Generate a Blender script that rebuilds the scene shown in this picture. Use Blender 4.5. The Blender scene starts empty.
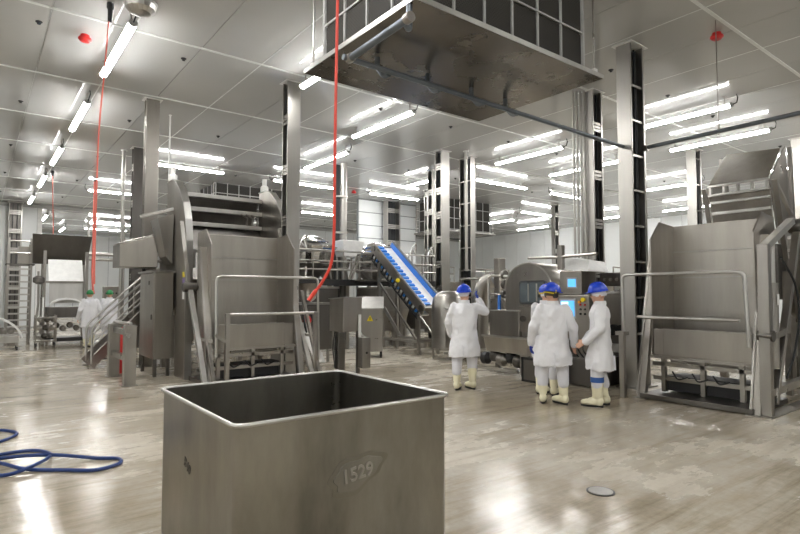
import bpy, bmesh, math, random
from mathutils import Vector, Matrix
R = math.radians
random.seed(7)
SC = bpy.context.scene
COL = SC.collection

# ------------------------------------------------------------------ camera
cam_d = bpy.data.cameras.new('camera')
cam_d.sensor_width = 36.0
cam_d.lens = 24.6
cam_d.clip_end = 200
cam = bpy.data.objects.new('camera', cam_d)
COL.objects.link(cam)
cam.location = (0, 0, 1.6)
cam.rotation_euler = (R(90 + 2.83), 0, R(-37.7))
SC.camera = cam
# ------------------------------------------------------------------ world, exposure
w = bpy.data.worlds.new('world')
SC.world = w
w.use_nodes = True
w.node_tree.nodes['Background'].inputs[0].default_value = (0.8, 0.85, 0.9, 1)
w.node_tree.nodes['Background'].inputs[1].default_value = 0.3
SC.view_settings.view_transform = 'Standard'
SC.view_settings.look = 'None'
SC.view_settings.gamma = 1.0
SC.view_settings.use_curve_mapping = False
SC.view_settings.exposure = 0.24
TUBE_POWER = 70.0          # emission of the tube lights

# ------------------------------------------------------------------ materials
MATS = {}
def nmat(name):
    m = bpy.data.materials.new(name)
    m.use_nodes = True
    nt = m.node_tree
    b = nt.nodes['Principled BSDF']
    MATS[name] = m
    return m, nt, b

def noise(nt, scale, detail=4, rough=0.55, stretch=None, obj=True):
    tc = nt.nodes.new('ShaderNodeTexCoord')
    mp = nt.nodes.new('ShaderNodeMapping')
    if stretch: mp.inputs['Scale'].default_value = stretch
    nt.links.new(tc.outputs['Object'], mp.inputs['Vector'])
    n = nt.nodes.new('ShaderNodeTexNoise')
    n.inputs['Scale'].default_value = scale
    n.inputs['Detail'].default_value = detail
    n.inputs['Roughness'].default_value = rough
    nt.links.new(mp.outputs['Vector'], n.inputs['Vector'])
    return n

def ramp(nt, src, stops):
    r = nt.nodes.new('ShaderNodeValToRGB')
    el = r.color_ramp.elements
    while len(el) < len(stops): el.new(0.5)
    for e, (p, c) in zip(el, stops):
        e.position = p
        e.color = (c, c, c, 1) if isinstance(c, (int, float)) else (*c, 1)
    nt.links.new(src, r.inputs['Fac'])
    return r

def bump(nt, b, src, strength, dist=0.01):
    n = nt.nodes.new('ShaderNodeBump')
    n.inputs['Strength'].default_value = strength
    n.inputs['Distance'].default_value = dist
    nt.links.new(src, n.inputs['Height'])
    nt.links.new(n.outputs['Normal'], b.inputs['Normal'])

def steel(name, col, rough=0.32, var=0.10, metal=1.0, stretch=(1, 1, 0.15), scale=3.0, wave=0.025):
    m, nt, b = nmat(name)
    b.inputs['Metallic'].default_value = metal
    n = noise(nt, scale, 6, 0.6, stretch)
    lo = tuple(c * (1 - var * 1.6) for c in col); hi = tuple(min(1, c * (1 + var)) for c in col)
    r = ramp(nt, n.outputs['Fac'], [(0.3, lo), (0.7, hi)])
    nt.links.new(r.outputs['Color'], b.inputs['Base Color'])
    n2 = noise(nt, scale * 0.9, 5, 0.65)
    r2 = ramp(nt, n2.outputs['Fac'], [(0.3, rough * 0.88), (0.72, rough * 1.18)])
    nt.links.new(r2.outputs['Color'], b.inputs['Roughness'])
    n3 = noise(nt, 1.6, 2, 0.5)
    bump(nt, b, n3.outputs['Fac'], wave, 0.02)
    return m

def plain(name, col, rough=0.5, metal=0.0, var=0.06, scale=8.0, spec=None, bmp=0.0):
    m, nt, b = nmat(name)
    n = noise(nt, scale, 4)
    lo = tuple(c * (1 - var) for c in col); hi = tuple(min(1, c * (1 + var)) for c in col)
    r = ramp(nt, n.outputs['Fac'], [(0.3, lo), (0.7, hi)])
    nt.links.new(r.outputs['Color'], b.inputs['Base Color'])
    b.inputs['Roughness'].default_value = rough
    b.inputs['Metallic'].default_value = metal
    if spec is not None: b.inputs['Specular IOR Level'].default_value = spec
    if bmp: bump(nt, b, n.outputs['Fac'], bmp)
    return m

def emit(name, col, strength):
    m, nt, b = nmat(name)
    b.inputs['Base Color'].default_value = (*col, 1)
    b.inputs['Emission Color'].default_value = (*col, 1)
    b.inputs['Emission Strength'].default_value = strength
    b.inputs['Roughness'].default_value = 0.4
    return m

steel('steel', (0.38, 0.362, 0.335), 0.30)
steel('steel_warm', (0.36, 0.338, 0.305), 0.34)
steel('steel_mirror', (0.78, 0.77, 0.75), 0.16)
steel('steel_dark', (0.17, 0.16, 0.148), 0.38)
steel('steel_bright', (0.55, 0.54, 0.515), 0.34)
steel('steel_column', (0.43, 0.415, 0.385), 0.36, 0.06, stretch=(1, 1, 0.05), scale=3)
steel('steel_bin', (0.30, 0.287, 0.256), 0.31, 0.24, stretch=(1, 1, 0.35), scale=2.6, wave=0.10)
steel('steel_tray', (0.23, 0.208, 0.175), 0.26, 0.14, stretch=(1, 1, 1), scale=1.2, wave=0.04)
steel('galvanised', (0.19, 0.21, 0.235), 0.42)
steel('steel_halo', (0.255, 0.24, 0.205), 0.38)
plain('white_paint', (0.78, 0.78, 0.76), 0.4)
plain('grey_paint', (0.42, 0.42, 0.41), 0.45)
plain('black', (0.012, 0.012, 0.013), 0.5)
plain('rubber', (0.03, 0.03, 0.032), 0.65)
plain('dark_slot', (0.02, 0.022, 0.025), 0.6)
plain('cable_black', (0.018, 0.02, 0.022), 0.45)
plain('red', (0.62, 0.03, 0.03), 0.4)
plain('red_hose', (0.75, 0.06, 0.035), 0.4)
plain('pink_hose', (0.75, 0.17, 0.13), 0.4)
plain('blue_hose', (0.006, 0.032, 0.16), 0.35)
plain('blue_belt', (0.02, 0.22, 0.72), 0.35)
plain('blue_part', (0.03, 0.16, 0.55), 0.35)
plain('white_plastic', (0.82, 0.82, 0.80), 0.35)
plain('yellow', (0.86, 0.68, 0.02), 0.4)
plain('orange', (0.9, 0.35, 0.03), 0.4)
plain('helmet_blue', (0.012, 0.06, 0.60), 0.22, var=0.03)
plain('green_cap', (0.02, 0.22, 0.07), 0.6)
plain('hairnet', (0.72, 0.72, 0.73), 0.8)
plain('skin', (0.62, 0.36, 0.25), 0.5, var=0.08)
plain('hair', (0.045, 0.028, 0.018), 0.7)
plain('eye_white', (0.8, 0.8, 0.78), 0.3)
plain('boot_cream', (0.82, 0.77, 0.56), 0.38, var=0.04)
plain('boot_blue', (0.03, 0.10, 0.32), 0.6)
plain('glove_blue', (0.02, 0.06, 0.42), 0.45)
plain('sticker_white', (0.8, 0.8, 0.78), 0.5)
plain('sticker_purple', (0.25, 0.18, 0.42), 0.5)
plain('sticker_pink', (0.75, 0.35, 0.33), 0.5)
emit('tube', (1.0, 0.99, 0.97), TUBE_POWER)
emit('tube_back', (1.0, 0.99, 0.97), 1.15)   # translucent back of the same fitting
emit('screen_blue', (0.10, 0.42, 0.85), 0.9)
emit('screen_white', (0.75, 0.90, 1.0), 0.9)

def cloth(name, col):
    m, nt, b = nmat(name)
    n = noise(nt, 5.0, 3, 0.5, (1, 1, 0.35))
    r = ramp(nt, n.outputs['Fac'], [(0.3, tuple(c * 0.95 for c in col)), (0.7, col)])
    nt.links.new(r.outputs['Color'], b.inputs['Base Color'])
    b.inputs['Roughness'].default_value = 0.85
    b.inputs['Specular IOR Level'].default_value = 0.2
    bump(nt, b, n.outputs['Fac'], 0.7, 0.03)
cloth('coat', (0.80, 0.80, 0.825))
cloth('trouser', (0.72, 0.72, 0.76))

# painted sandwich panels: fine lining along one axis + gloss
def panel_mat(name, col, rough, lining, axis, strength=0.25):
    m, nt, b = nmat(name)
    n = noise(nt, 0.7, 4)
    r = ramp(nt, n.outputs['Fac'], [(0.3, tuple(c * 0.95 for c in col)), (0.7, col)])
    nt.links.new(r.outputs['Color'], b.inputs['Base Color'])
    b.inputs['Roughness'].default_value = rough
    tc = nt.nodes.new('ShaderNodeTexCoord')
    wv = nt.nodes.new('ShaderNodeTexWave')
    wv.wave_type = 'BANDS'; wv.bands_direction = axis
    wv.inputs['Scale'].default_value = lining
    wv.inputs['Distortion'].default_value = 0
    nt.links.new(tc.outputs['Object'], wv.inputs['Vector'])
    b.inputs['Specular IOR Level'].default_value = 0.35
    bump(nt, b, wv.outputs['Fac'], strength, 0.004)
    return m
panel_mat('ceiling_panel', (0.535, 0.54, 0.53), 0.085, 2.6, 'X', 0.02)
panel_mat('wall_panel', (0.86, 0.885, 0.885), 0.25, 1.5, 'Y', 0.08)
plain('joint', (0.70, 0.72, 0.70), 0.4)
plain('joint_dark', (0.22, 0.24, 0.25), 0.5)

# evaporator grille: dark fins behind a wire mesh
m, nt, b = nmat('grille')
tc = nt.nodes.new('ShaderNodeTexCoord')
mp = nt.nodes.new('ShaderNodeMapping'); mp.inputs['Rotation'].default_value = (0, 0, 0)
nt.links.new(tc.outputs['Object'], mp.inputs['Vector'])
w1 = nt.nodes.new('ShaderNodeTexWave'); w1.bands_direction = 'Z'; w1.inputs['Scale'].default_value = 14
w2 = nt.nodes.new('ShaderNodeTexWave'); w2.bands_direction = 'DIAGONAL'; w2.inputs['Scale'].default_value = 14
for q in (w1, w2): nt.links.new(mp.outputs['Vector'], q.inputs['Vector'])
mx = nt.nodes.new('ShaderNodeMath'); mx.operation = 'MULTIPLY'
nt.links.new(w1.outputs['Fac'], mx.inputs[0]); nt.links.new(w2.outputs['Fac'], mx.inputs[1])
r = ramp(nt, mx.outputs[0], [(0.2, (0.05, 0.047, 0.042)), (0.75, (0.015, 0.014, 0.012))])
nt.links.new(r.outputs['Color'], b.inputs['Base Color'])
b.inputs['Roughness'].default_value = 0.6
b.inputs['Specular IOR Level'].default_value = 0.15
bump(nt, b, mx.outputs[0], 0.3, 0.01)

# wet screed floor
m, nt, b = nmat('wet_floor')
big = noise(nt, 0.30, 6, 0.66)
med = noise(nt, 1.9, 8, 0.70, (0.5, 1.6, 1))
fine = noise(nt, 14, 6, 0.7)
cr = ramp(nt, med.outputs['Fac'], [(0.30, (0.42, 0.375, 0.30)), (0.50, (0.585, 0.55, 0.475)), (0.70, (0.70, 0.675, 0.605))])
fr = ramp(nt, fine.outputs['Fac'], [(0.3, 0.82), (0.7, 1.05)])
mix = nt.nodes.new('ShaderNodeMixRGB'); mix.blend_type = 'MULTIPLY'; mix.inputs['Fac'].default_value = 1
nt.links.new(cr.outputs['Color'], mix.inputs['Color1']); nt.links.new(fr.outputs['Color'], mix.inputs['Color2'])
tcs = nt.nodes.new('ShaderNodeTexCoord'); mps = nt.nodes.new('ShaderNodeMapping')
mps.inputs['Rotation'].default_value = (0, 0, R(24)); mps.inputs['Scale'].default_value = (0.35, 5.0, 1)
nt.links.new(tcs.outputs['Object'], mps.inputs['Vector'])
stn = nt.nodes.new('ShaderNodeTexNoise'); stn.inputs['Scale'].default_value = 1.7; stn.inputs['Detail'].default_value = 7; stn.inputs['Roughness'].default_value = 0.68; stn.inputs['Distortion'].default_value = 0.5
nt.links.new(mps.outputs['Vector'], stn.inputs['Vector'])
str_ = ramp(nt, stn.outputs['Fac'], [(0.30, (0.60, 0.53, 0.43)), (0.50, (0.98, 0.96, 0.93)), (0.68, (1.12, 1.12, 1.11))])
mix2 = nt.nodes.new('ShaderNodeMixRGB'); mix2.blend_type = 'MULTIPLY'; mix2.inputs['Fac'].default_value = 0.9
nt.links.new(mix.outputs['Color'], mix2.inputs['Color1']); nt.links.new(str_.outputs['Color'], mix2.inputs['Color2'])
mix = mix2
# wetness: pools where the slow noise is high, streaks from the medium one
ad = nt.nodes.new('ShaderNodeMath'); ad.operation = 'ADD'
nt.links.new(big.outputs['Fac'], ad.inputs[0])
ml = nt.nodes.new('ShaderNodeMath'); ml.operation = 'MULTIPLY'; ml.inputs[1].default_value = 0.55
nt.links.new(med.outputs['Fac'], ml.inputs[0]); nt.links.new(ml.outputs[0], ad.inputs[1])
wet = ramp(nt, ad.outputs[0], [(0.63, 0.0), (0.88, 1.0)])
dk = nt.nodes.new('ShaderNodeMixRGB'); dk.blend_type = 'MULTIPLY'
nt.links.new(wet.outputs['Color'], dk.inputs['Fac'])
nt.links.new(mix.outputs['Color'], dk.inputs['Color1']); dk.inputs['Color2'].default_value = (0.56, 0.51, 0.44, 1)
nt.links.new(dk.outputs['Color'], b.inputs['Base Color'])
rr = ramp(nt, wet.outputs['Color'], [(0.0, 0.46), (0.45, 0.18), (1.0, 0.06)])
nt.links.new(rr.outputs['Color'], b.inputs['Roughness'])
b.inputs['Specular IOR Level'].default_value = 0.4
hh = nt.nodes.new('ShaderNodeMixRGB'); nt.links.new(wet.outputs['Color'], hh.inputs['Fac'])
nt.links.new(fine.outputs['Fac'], hh.inputs['Color1']); nt.links.new(med.outputs['Fac'], hh.inputs['Color2'])
bump(nt, b, hh.outputs['Color'], 0.19, 0.02)

# ------------------------------------------------------------------ mesh builder
class MB:
    def __init__(s): s.v = []; s.f = []
    def add(s, vs, fs):
        o = len(s.v); s.v += [tuple(p) for p in vs]; s.f += [tuple(i + o for i in f) for f in fs]; return s
    def box(s, x0, x1, y0, y1, z0, z1):
        vs = [(x, y, z) for z in (z0, z1) for y in (y0, y1) for x in (x0, x1)]
        return s.add(vs, [(0, 2, 3, 1), (4, 5, 7, 6), (0, 1, 5, 4), (2, 6, 7, 3), (0, 4, 6, 2), (1, 3, 7, 5)])
    def hexa(s, lo, hi):      # lo, hi: 4 points each, counter-clockwise seen from above
        return s.add(list(lo) + list(hi), [(3, 2, 1, 0), (4, 5, 6, 7), (0, 1, 5, 4), (1, 2, 6, 5), (2, 3, 7, 6), (3, 0, 4, 7)])
    def beam(s, p, q, w, h=None, up=(0, 0, 1)):
        h = h or w
        p = Vector(p); q = Vector(q); d = (q - p).normalized(); u = Vector(up)
        if abs(d.dot(u)) > 0.98: u = Vector((0, 1, 0))
        a = d.cross(u).normalized() * w / 2; c = a.cross(d).normalized() * h / 2
        return s.hexa([p - a - c, p + a - c, p + a + c, p - a + c], [q - a - c, q + a - c, q + a + c, q - a + c])
    def ring_loft(s, rings, caps=True, closed=False):
        n = len(rings[0]); vs = [p for r in rings for p in r]; fs = []
        m = len(rings)
        for i in range(m - 1 + (1 if closed else 0)):
            for j in range(n):
                a = i * n + j; b2 = i * n + (j + 1) % n; i2 = (i + 1) % m
                fs.append((a, b2, i2 * n + (j + 1) % n, i2 * n + j))
        if caps and not closed:
            fs.append(tuple(reversed(range(n)))); fs.append(tuple(range((m - 1) * n, m * n)))
        return s.add(vs, fs)
    def tube(s, pts, r, n=8, fillet=0.0, seg=4, closed=False):
        P = [Vector(p) for p in pts]
        if fillet > 0 and len(P) > 2:
            Q = [P[0]]
            for i in range(1, len(P) - 1):
                a, b2, c = P[i - 1], P[i], P[i + 1]
                f = min(fillet, (a - b2).length * 0.45, (c - b2).length * 0.45)
                s0 = b2 + (a - b2).normalized() * f; s1 = b2 + (c - b2).normalized() * f
                for k in range(seg + 1):
                    t = k / seg
                    Q.append(s0 * (1 - t) ** 2 + b2 * 2 * t * (1 - t) + s1 * t * t)
            Q.append(P[-1]); P = Q
        rings = []; ref = None
        m = len(P)
        for i, p in enumerate(P):
            if closed: d = (P[(i + 1) % m] - P[i - 1])
            else: d = P[min(i + 1, m - 1)] - P[max(i - 1, 0)]
            d.normalize()
            if ref is None:
                ref = Vector((0, 0, 1)) if abs(d.z) < 0.9 else Vector((1, 0, 0))
            a = d.cross(ref)
            if a.length < 1e-4: ref = Vector((0, 1, 0)); a = d.cross(ref)
            a.normalize(); c = a.cross(d).normalized(); ref = c
            rr = r[i] if isinstance(r, (list, tuple)) else r
            rings.append([p + (a * math.cos(2 * math.pi * k / n) + c * math.sin(2 * math.pi * k / n)) * rr for k in range(n)])
        return s.ring_loft(rings, True, closed)
    def cyl(s, p, q, r0, r1=None, n=16):
        return s.tube([p, q], [r0, r0 if r1 is None else r1], n)
    def lathe(s, prof, c=(0, 0, 0), n=20, axis='z'):
        rings = []
        for (r, z) in prof:
            ring = []
            for k in range(n):
                a = 2 * math.pi * k / n
                x, y = r * math.cos(a), r * math.sin(a)
                p = (x, y, z) if axis == 'z' else ((z, x, y) if axis == 'x' else (y, z, x))
                ring.append((c[0] + p[0], c[1] + p[1], c[2] + p[2]))
            rings.append(ring)
        return s.ring_loft(rings, True)
    def prism(s, poly, axis, a, b2):
        n = len(poly)
        def P(u, v, t): return (t, u, v) if axis == 'x' else ((u, t, v) if axis == 'y' else (u, v, t))
        vs = [P(u, v, a) for u, v in poly] + [P(u, v, b2) for u, v in poly]
        fs = [tuple(range(n)), tuple(range(2 * n - 1, n - 1, -1))]
        fs += [(i, i + n, (i + 1) % n + n, (i + 1) % n) for i in range(n)]
        return s.add(vs, fs)
    def sheet(s, pts, t=0.006):
        P = [Vector(p) for p in pts]
        nrm = (P[1] - P[0]).cross(P[2] - P[0]).normalized() * t
        n = len(P)
        return s.add([p for p in P] + [p + nrm for p in P],
                     [tuple(reversed(range(n))), tuple(range(n, 2 * n))] + [(i, (i + 1) % n, (i + 1) % n + n, i + n) for i in range(n)])
    def ell(s, c, rad, nu=12, nv=8, rot=None):
        c = Vector(c); rings = []
        M = rot or Matrix.Identity(3)
        for j in range(1, nv):
            t = math.pi * j / nv
            rings.append([c + M @ Vector((rad[0] * math.sin(t) * math.cos(2 * math.pi * k / nu), rad[1] * math.sin(t) * math.sin(2 * math.pi * k / nu), -rad[2] * math.cos(t))) for k in range(nu)])
        return s.ring_loft(rings, True)
    def build(s, name, mat, parent=None, smooth=False, bevel=0.0, world=True):
        vs = s.v
        root = parent
        while root is not None and root.parent is not None: root = root.parent
        if root is not None and world:
            inv = (Matrix.Translation(root.location) @ Matrix.Rotation(root.rotation_euler.z, 4, 'Z')).inverted()
            vs = [tuple(inv @ Vector(p)) for p in vs]
        me = bpy.data.meshes.new(name)
        me.from_pydata(vs, [], s.f)
        me.materials.append(MATS[mat])
        bm = bmesh.new(); bm.from_mesh(me)
        bmesh.ops.recalc_face_normals(bm, faces=bm.faces)
        bm.to_mesh(me); bm.free()
        if smooth:
            me.polygons.foreach_set('use_smooth', [True] * len(me.polygons))
            try: me.set_sharp_from_angle(angle=R(38))
            except Exception: pass
        o = bpy.data.objects.new(name, me)
        COL.objects.link(o)
        if parent is not None: o.parent = parent
        if bevel:
            bv = o.modifiers.new('bevel', 'BEVEL'); bv.width = bevel; bv.segments = 2; bv.limit_method = 'ANGLE'
        return o

def tag(o, label, cat, group=None):
    o['label'] = label; o['category'] = cat
    if group: o['group'] = group
    return o
def thing(name, label, cat, loc=(0, 0, 0), rz=0.0, group=None):
    o = bpy.data.objects.new(name, None)
    o.empty_display_size = 0.1
    COL.objects.link(o); o.location = loc; o.rotation_euler = (0, 0, rz)
    return tag(o, label, cat, group)
def struct(o): o['kind'] = 'structure'; return o
def copy_tree(o, loc=None, rz=None, label=None, group=None, parent=None):
    c = o.copy(); COL.objects.link(c)
    if parent is not None: c.parent = parent
    if loc is not None: c.location = loc
    if rz is not None: c.rotation_euler = (0, 0, rz)
    if label: c['label'] = label
    if group: c['group'] = group
    for ch in list(o.children): copy_tree(ch, parent=c)
    return c
def B(x0, x1, y0, y1, z0, z1): return MB().box(x0, x1, y0, y1, z0, z1)
def T(pts, r, **k): return MB().tube(pts, r, **k)
def text_mesh(name, body, size, mat, parent, M, extrude=0.004, bevel=0.002, bold=False):
    cu = bpy.data.curves.new(name, 'FONT'); cu.body = body; cu.size = size; cu.extrude = extrude; cu.bevel_depth = bevel
    cu.align_x = 'CENTER'; cu.align_y = 'CENTER'; cu.resolution_u = 3
    if bold: cu.offset = size * 0.02
    tmp = bpy.data.objects.new(name, cu); COL.objects.link(tmp)
    dg = bpy.context.evaluated_depsgraph_get()
    me = bpy.data.meshes.new_from_object(tmp.evaluated_get(dg))
    bpy.data.objects.remove(tmp); bpy.data.curves.remove(cu)
    root = parent
    while root.parent is not None: root = root.parent
    inv = (Matrix.Translation(root.location) @ Matrix.Rotation(root.rotation_euler.z, 4, 'Z')).inverted()
    me.transform(inv @ M)
    me.materials.clear(); me.materials.append(MATS[mat])
    o = bpy.data.objects.new(name, me); COL.objects.link(o); o.parent = parent
    return o
# image-plane position of a world point (used only to decide which ceiling panels are in view)
def in_view(x, y, z):
    v = Vector((x, y, z)) - Vector(cam.location)
    a = R(37.7); t = R(2.83)
    f = Vector((math.sin(a) * math.cos(t), math.cos(a) * math.cos(t), math.sin(t)))
    rx = Vector((math.cos(a), -math.sin(a), 0)); up = rx.cross(f)
    d = v.dot(f)
    if d < 0.3: return 0
    px = 400 + 547 * v.dot(rx) / d; py = 267 - 547 * v.dot(up) / d
    return 1 / d if -30 < px < 830 and -30 < py < 560 else 0
# ================================================================== the room
ZC = 6.0
X0, X1, Y0, Y1 = -7.0, 30.9, -9.0, 32.2
YB = 47.0
fl = struct(B(X0 - 0.2, X1 + 0.2, Y0 - 0.2, YB + 0.2, -0.2, 0).build('floor', 'wet_floor'))

ceil = struct(B(X0 - 0.2, X1 + 0.2, Y0 - 0.2, YB + 0.2, ZC + 0.045, ZC + 0.25).build('ceiling', 'joint'))
PX, PY = 1.133, 3.065
pxs = [0.79 + PX * k for k in range(-7, 28)]
pys = [3.63 + PY * k for k in range(-5, 15)]
cells = []
for i in range(len(pxs) - 1):
    for j in range(len(pys) - 1):
        cx, cy = pxs[i] + PX / 2, pys[j] + PY / 2
        s = max(in_view(cx + dx * PX / 2, cy + dy * PY / 2, ZC) for dx in (-1, 0, 1) for dy in (-1, 0, 1))
        cells.append((-s, i, j))
cells.sort()
pm = bpy.data.meshes.new('panel')
g = 0.006
pb = MB().box(g, PX - g, g, PY - g, 0, 0.05)
pm.from_pydata(pb.v, [], pb.f); pm.materials.append(MATS['ceiling_panel'])
rest = MB()
for n, (s, i, j) in enumerate(cells):
    if n < 300 and s < 0:
        o = bpy.data.objects.new('ceiling_panel', pm); COL.objects.link(o)
        o.parent = ceil; o.location = (pxs[i], pys[j], ZC)
    else:
        rest.box(pxs[i] + g, pxs[i] + PX - g, pys[j] + g, pys[j] + PY - g, ZC, ZC + 0.05)
o = rest.build('far_panels', 'ceiling_panel', ceil); o['kind'] = 'stuff'
for y in pys:
    B(X0, X1, y - 0.028, y + 0.028, ZC - 0.012, ZC + 0.01).build('joint_strip', 'joint', ceil)
for x in pxs[::2]:
    B(x - 0.012, x + 0.012, Y0, Y1, ZC - 0.004, ZC + 0.004).build('joint_seam', 'joint', ceil)
# small black sprinkler roses
am = MB().lathe([(0.05, 0.0), (0.05, -0.012), (0.03, -0.02), (0.025, -0.045), (0.012, -0.05)], (0, 0, 0), 10)
src = am.build('sprinkler', 'black', ceil)
first = True
for x in [0.66 + 2.265 * k for k in range(0, 12)]:
    for y in [1.2 + 4.6 * k for k in range(0, 7)]:
        if in_view(x, y, ZC) <= 0: continue
        o = src if first else src.copy()
        if not first: COL.objects.link(o)
        first = False
        o.parent = ceil; o.location = (x, y, ZC)

def panel_wall(name, axis, c, a0, a1, z0, z1, pitch, back, mat='wall_panel', face=-1, holes=()):
    # axis 'y': wall plane y=c running along x. face: side the panels show to
    t = 0.12
    if axis == 'y': base = B(a0, a1, c, c + back, z0, z1)
    else: base = B(c, c + back, a0, a1, z0, z1)
    w_ = struct(base.build(name, 'joint_dark'))
    n = int(round((a1 - a0) / pitch)); p = (a1 - a0) / n
    for k in range(n):
        u0, u1 = a0 + k * p + 0.012, a0 + (k + 1) * p - 0.012
        if axis == 'y': B(u0, u1, c - 0.03, c, z0 + 0.01, z1 - 0.01).build('wall_panel', mat, w_)
        else: B(c - 0.03, c, u0, u1, z0 + 0.01, z1 - 0.01).build('wall_panel', mat, w_)
    return w_
panel_wall('wall_right', 'x', X1, Y0, YB, 0, ZC, 1.165, 0.2)
struct(B(X0 - 0.2, X0, Y0, YB, 0, ZC).build('wall_left', 'wall_panel'))
struct(B(X0, X1, Y0 - 0.2, Y0, 0, ZC).build('wall_front', 'wall_panel'))
panel_wall('wall_back_left', 'y', Y1, X0, 2.25, 0, ZC - 0.02, 1.15, 0.2)
panel_wall('wall_back_right', 'y', Y1, 9.5, X1, 0, ZC - 0.02, 1.15, 0.2)
panel_wall('wall_far', 'y', YB, X0, X1, 0, ZC, 1.15, 0.2)
# dark lining along the ceiling over the opening to the next hall
struct(B(X0, X1, Y1 - 0.12, Y1 + 0.12, ZC - 0.16, ZC - 0.013).build('trim_1', 'grey_paint'))
struct(B(2.25, 2.45, Y1 - 0.05, Y1 + 0.25, 0, ZC - 0.16).build('trim_2', 'white_paint'))
# free-standing partition of horizontal panels
pw = struct(B(13.8, 17.2, 21.0, 21.15, 0, ZC - 0.013).build('wall_partition', 'joint_dark'))
zz = 0.0
while zz < ZC - 0.1:
    z2 = min(zz + 0.6, ZC - 0.02)
    for a, b2 in ((13.8, 15.5), (15.5, 17.2)):
        B(a + 0.015, b2 - 0.015, 20.96, 21.0, zz + 0.018, z2 - 0.018).build('wall_panel', 'wall_panel', pw)
    zz += 0.6
struct(B(X1 - 0.06, X1 - 0.03, Y0, YB, 0, 0.2).build('baseboard_right', 'grey_paint'))

# floor drain
d = thing('floor_drain', 'round steel drain cover set in the wet floor', 'drain', (4.05, 2.58, 0))
MB().lathe([(0.112, 0.0), (0.112, 0.004), (0.094, 0.004), (0.094, 0.0)], (4.05, 2.58, 0), 28).build('drain_ring', 'black', d)
MB().lathe([(0.096, 0.0), (0.096, 0.006), (0.09, 0.008), (0.001, 0.008)], (4.05, 2.58, 0), 28).build('cover', 'steel_bright', d)

# ------------------------------------------------------------------ tube lights
def tube_light(axis, a0, a1, c, label, group='tube lights under the ceiling', hang=0.22):
    # axis 'y': runs along y from a0 to a1 at x=c ; axis 'x': along x at y=c
    L = a1 - a0; mid = (a0 + a1) / 2
    loc = (c, mid, ZC - hang) if axis == 'y' else (mid, c, ZC - hang)
    rz = 0 if axis == 'y' else -math.pi / 2
    key = round(L, 1)
    if key in tube_light.proto:
        return copy_tree(tube_light.proto[key], loc, rz, label, group)
    L = key
    t = thing('tube_light', label, 'light', (0, 0, 0), 0, group)
    ov = lambda y, k=1: [(0.062 * k * math.cos(2 * math.pi * i / 14), y, 0.052 * k * math.sin(2 * math.pi * i / 14)) for i in range(14)]
    half = lambda y, up: [(0.062 * math.cos(R(a)), y, (0.05 if up else 0.056) * math.sin(R(a))) for a in (range(0, 181, 20) if up else range(180, 361, 20))]
    MB().ring_loft([half(-L / 2, False), half(L / 2, False)]).build('diffuser', 'tube', t, smooth=True)
    MB().ring_loft([half(-L / 2, True), half(L / 2, True)]).build('back_shell', 'tube_back', t, smooth=True)
    for s in (-1, 1):
        MB().ring_loft([ov(s * L / 2, 1.08), ov(s * (L / 2 + 0.045), 1.0)]).build('end_cap', 'grey_paint', t, smooth=True)
        MB().beam((0, s * (L / 2 - 0.12), 0.06), (0, s * (L / 2 - 0.12), hang), 0.02).box(-0.04, 0.04, s * (L / 2 - 0.12) - 0.04, s * (L / 2 - 0.12) + 0.04, hang - 0.012, hang).build('hanger', 'steel', t)
    cb = MB().tube([(0.0, -L / 2 - 0.05, 0), (0, -L / 2 - 0.13, 0.02), (0.03, -L / 2 - 0.14, hang * 0.6), (0.02, -L / 2 - 0.12, hang)], 0.012, n=6)
    cb.build('cable', 'rubber', t)
    t.location = loc; t.rotation_euler = (0, 0, rz)
    tube_light.proto[key] = t
    return t
tube_light.proto = {}
K = 1.1
def row(axis, c, spans, desc, names):
    for (a0, a1), nm in zip(spans, names):
        tube_light(axis, a0 * K, a1 * K, c * K, 'white tube light ' + nm + ' ' + desc)
row('y', 1.62, [(-4.2, -1.9), (-0.1, 2.2), (4.0, 6.3), (8.25, 10.5), (12.2, 14.5), (16.4, 18.7), (20.6, 22.9), (25.2, 27.4)],
    'the row above the blue hose',
    ['far behind the camera in', 'above the camera in', 'just out of frame in', 'nearest in', 'second in', 'third in', 'fourth in', 'farthest in'])
row('y', 4.6, [(6.6, 8.85)], 'the left corner of the big drip tray', ['half hidden behind'])
row('y', 7.08, [(8.7, 11.0)], 'the tray and nearest the red hose', ['behind'])
row('y', 7.74, [(12.3, 14.65)], 'the round steel column by the red hose', ['left of'])
row('y', 11.88, [(0.3, 2.6), (4.5, 6.5), (8.5, 10.75), (13.0, 15.0)], 'the row right of the drip tray',
    ['outside the frame in', 'nearest in', 'second in', 'third in'])
row('y', 14.4, [(0.4, 2.7), (4.66, 6.9), (8.4, 10.75)], 'the second row, above the raised hopper',
    ['outside the frame in', 'nearest in', 'far in'])
row('y', 19.27, [(4.5, 6.7), (8.3, 10.4)], 'the pale column behind the right tipper', ['hidden to the right of', 'left of'])
row('y', 24.75, [(10.2, 12.3), (14.3, 16.5)], 'the far right wall', ['nearer along', 'farther along'])
row('y', 21.6, [(18.4, 20.6)], 'the distant panelled wall beside the round housing', ['hanging before'])
row('y', 25.2, [(19.0, 21.2)], 'the far corner behind the operators', ['hanging in'])
row('x', 16.85, [(3.9, 6.0), (7.7, 9.95), (11.55, 13.95)], 'the crosswise row over the platform', ['leftmost in', 'middle in', 'rightmost in'])
row('x', 12.66, [(12.95, 15.5), (16.9, 19.2)], 'the black cable column', ['first crosswise right of', 'second crosswise right of'])
row('x', 22.6, [(3.1, 5.4), (7.4, 9.7), (11.7, 14.0)], 'the far crosswise row', ['leftmost in', 'middle in', 'rightmost in'])
row('x', 16.4, [(19.7, 22.0)], 'beyond the narrow far column', ['crosswise'])
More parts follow.
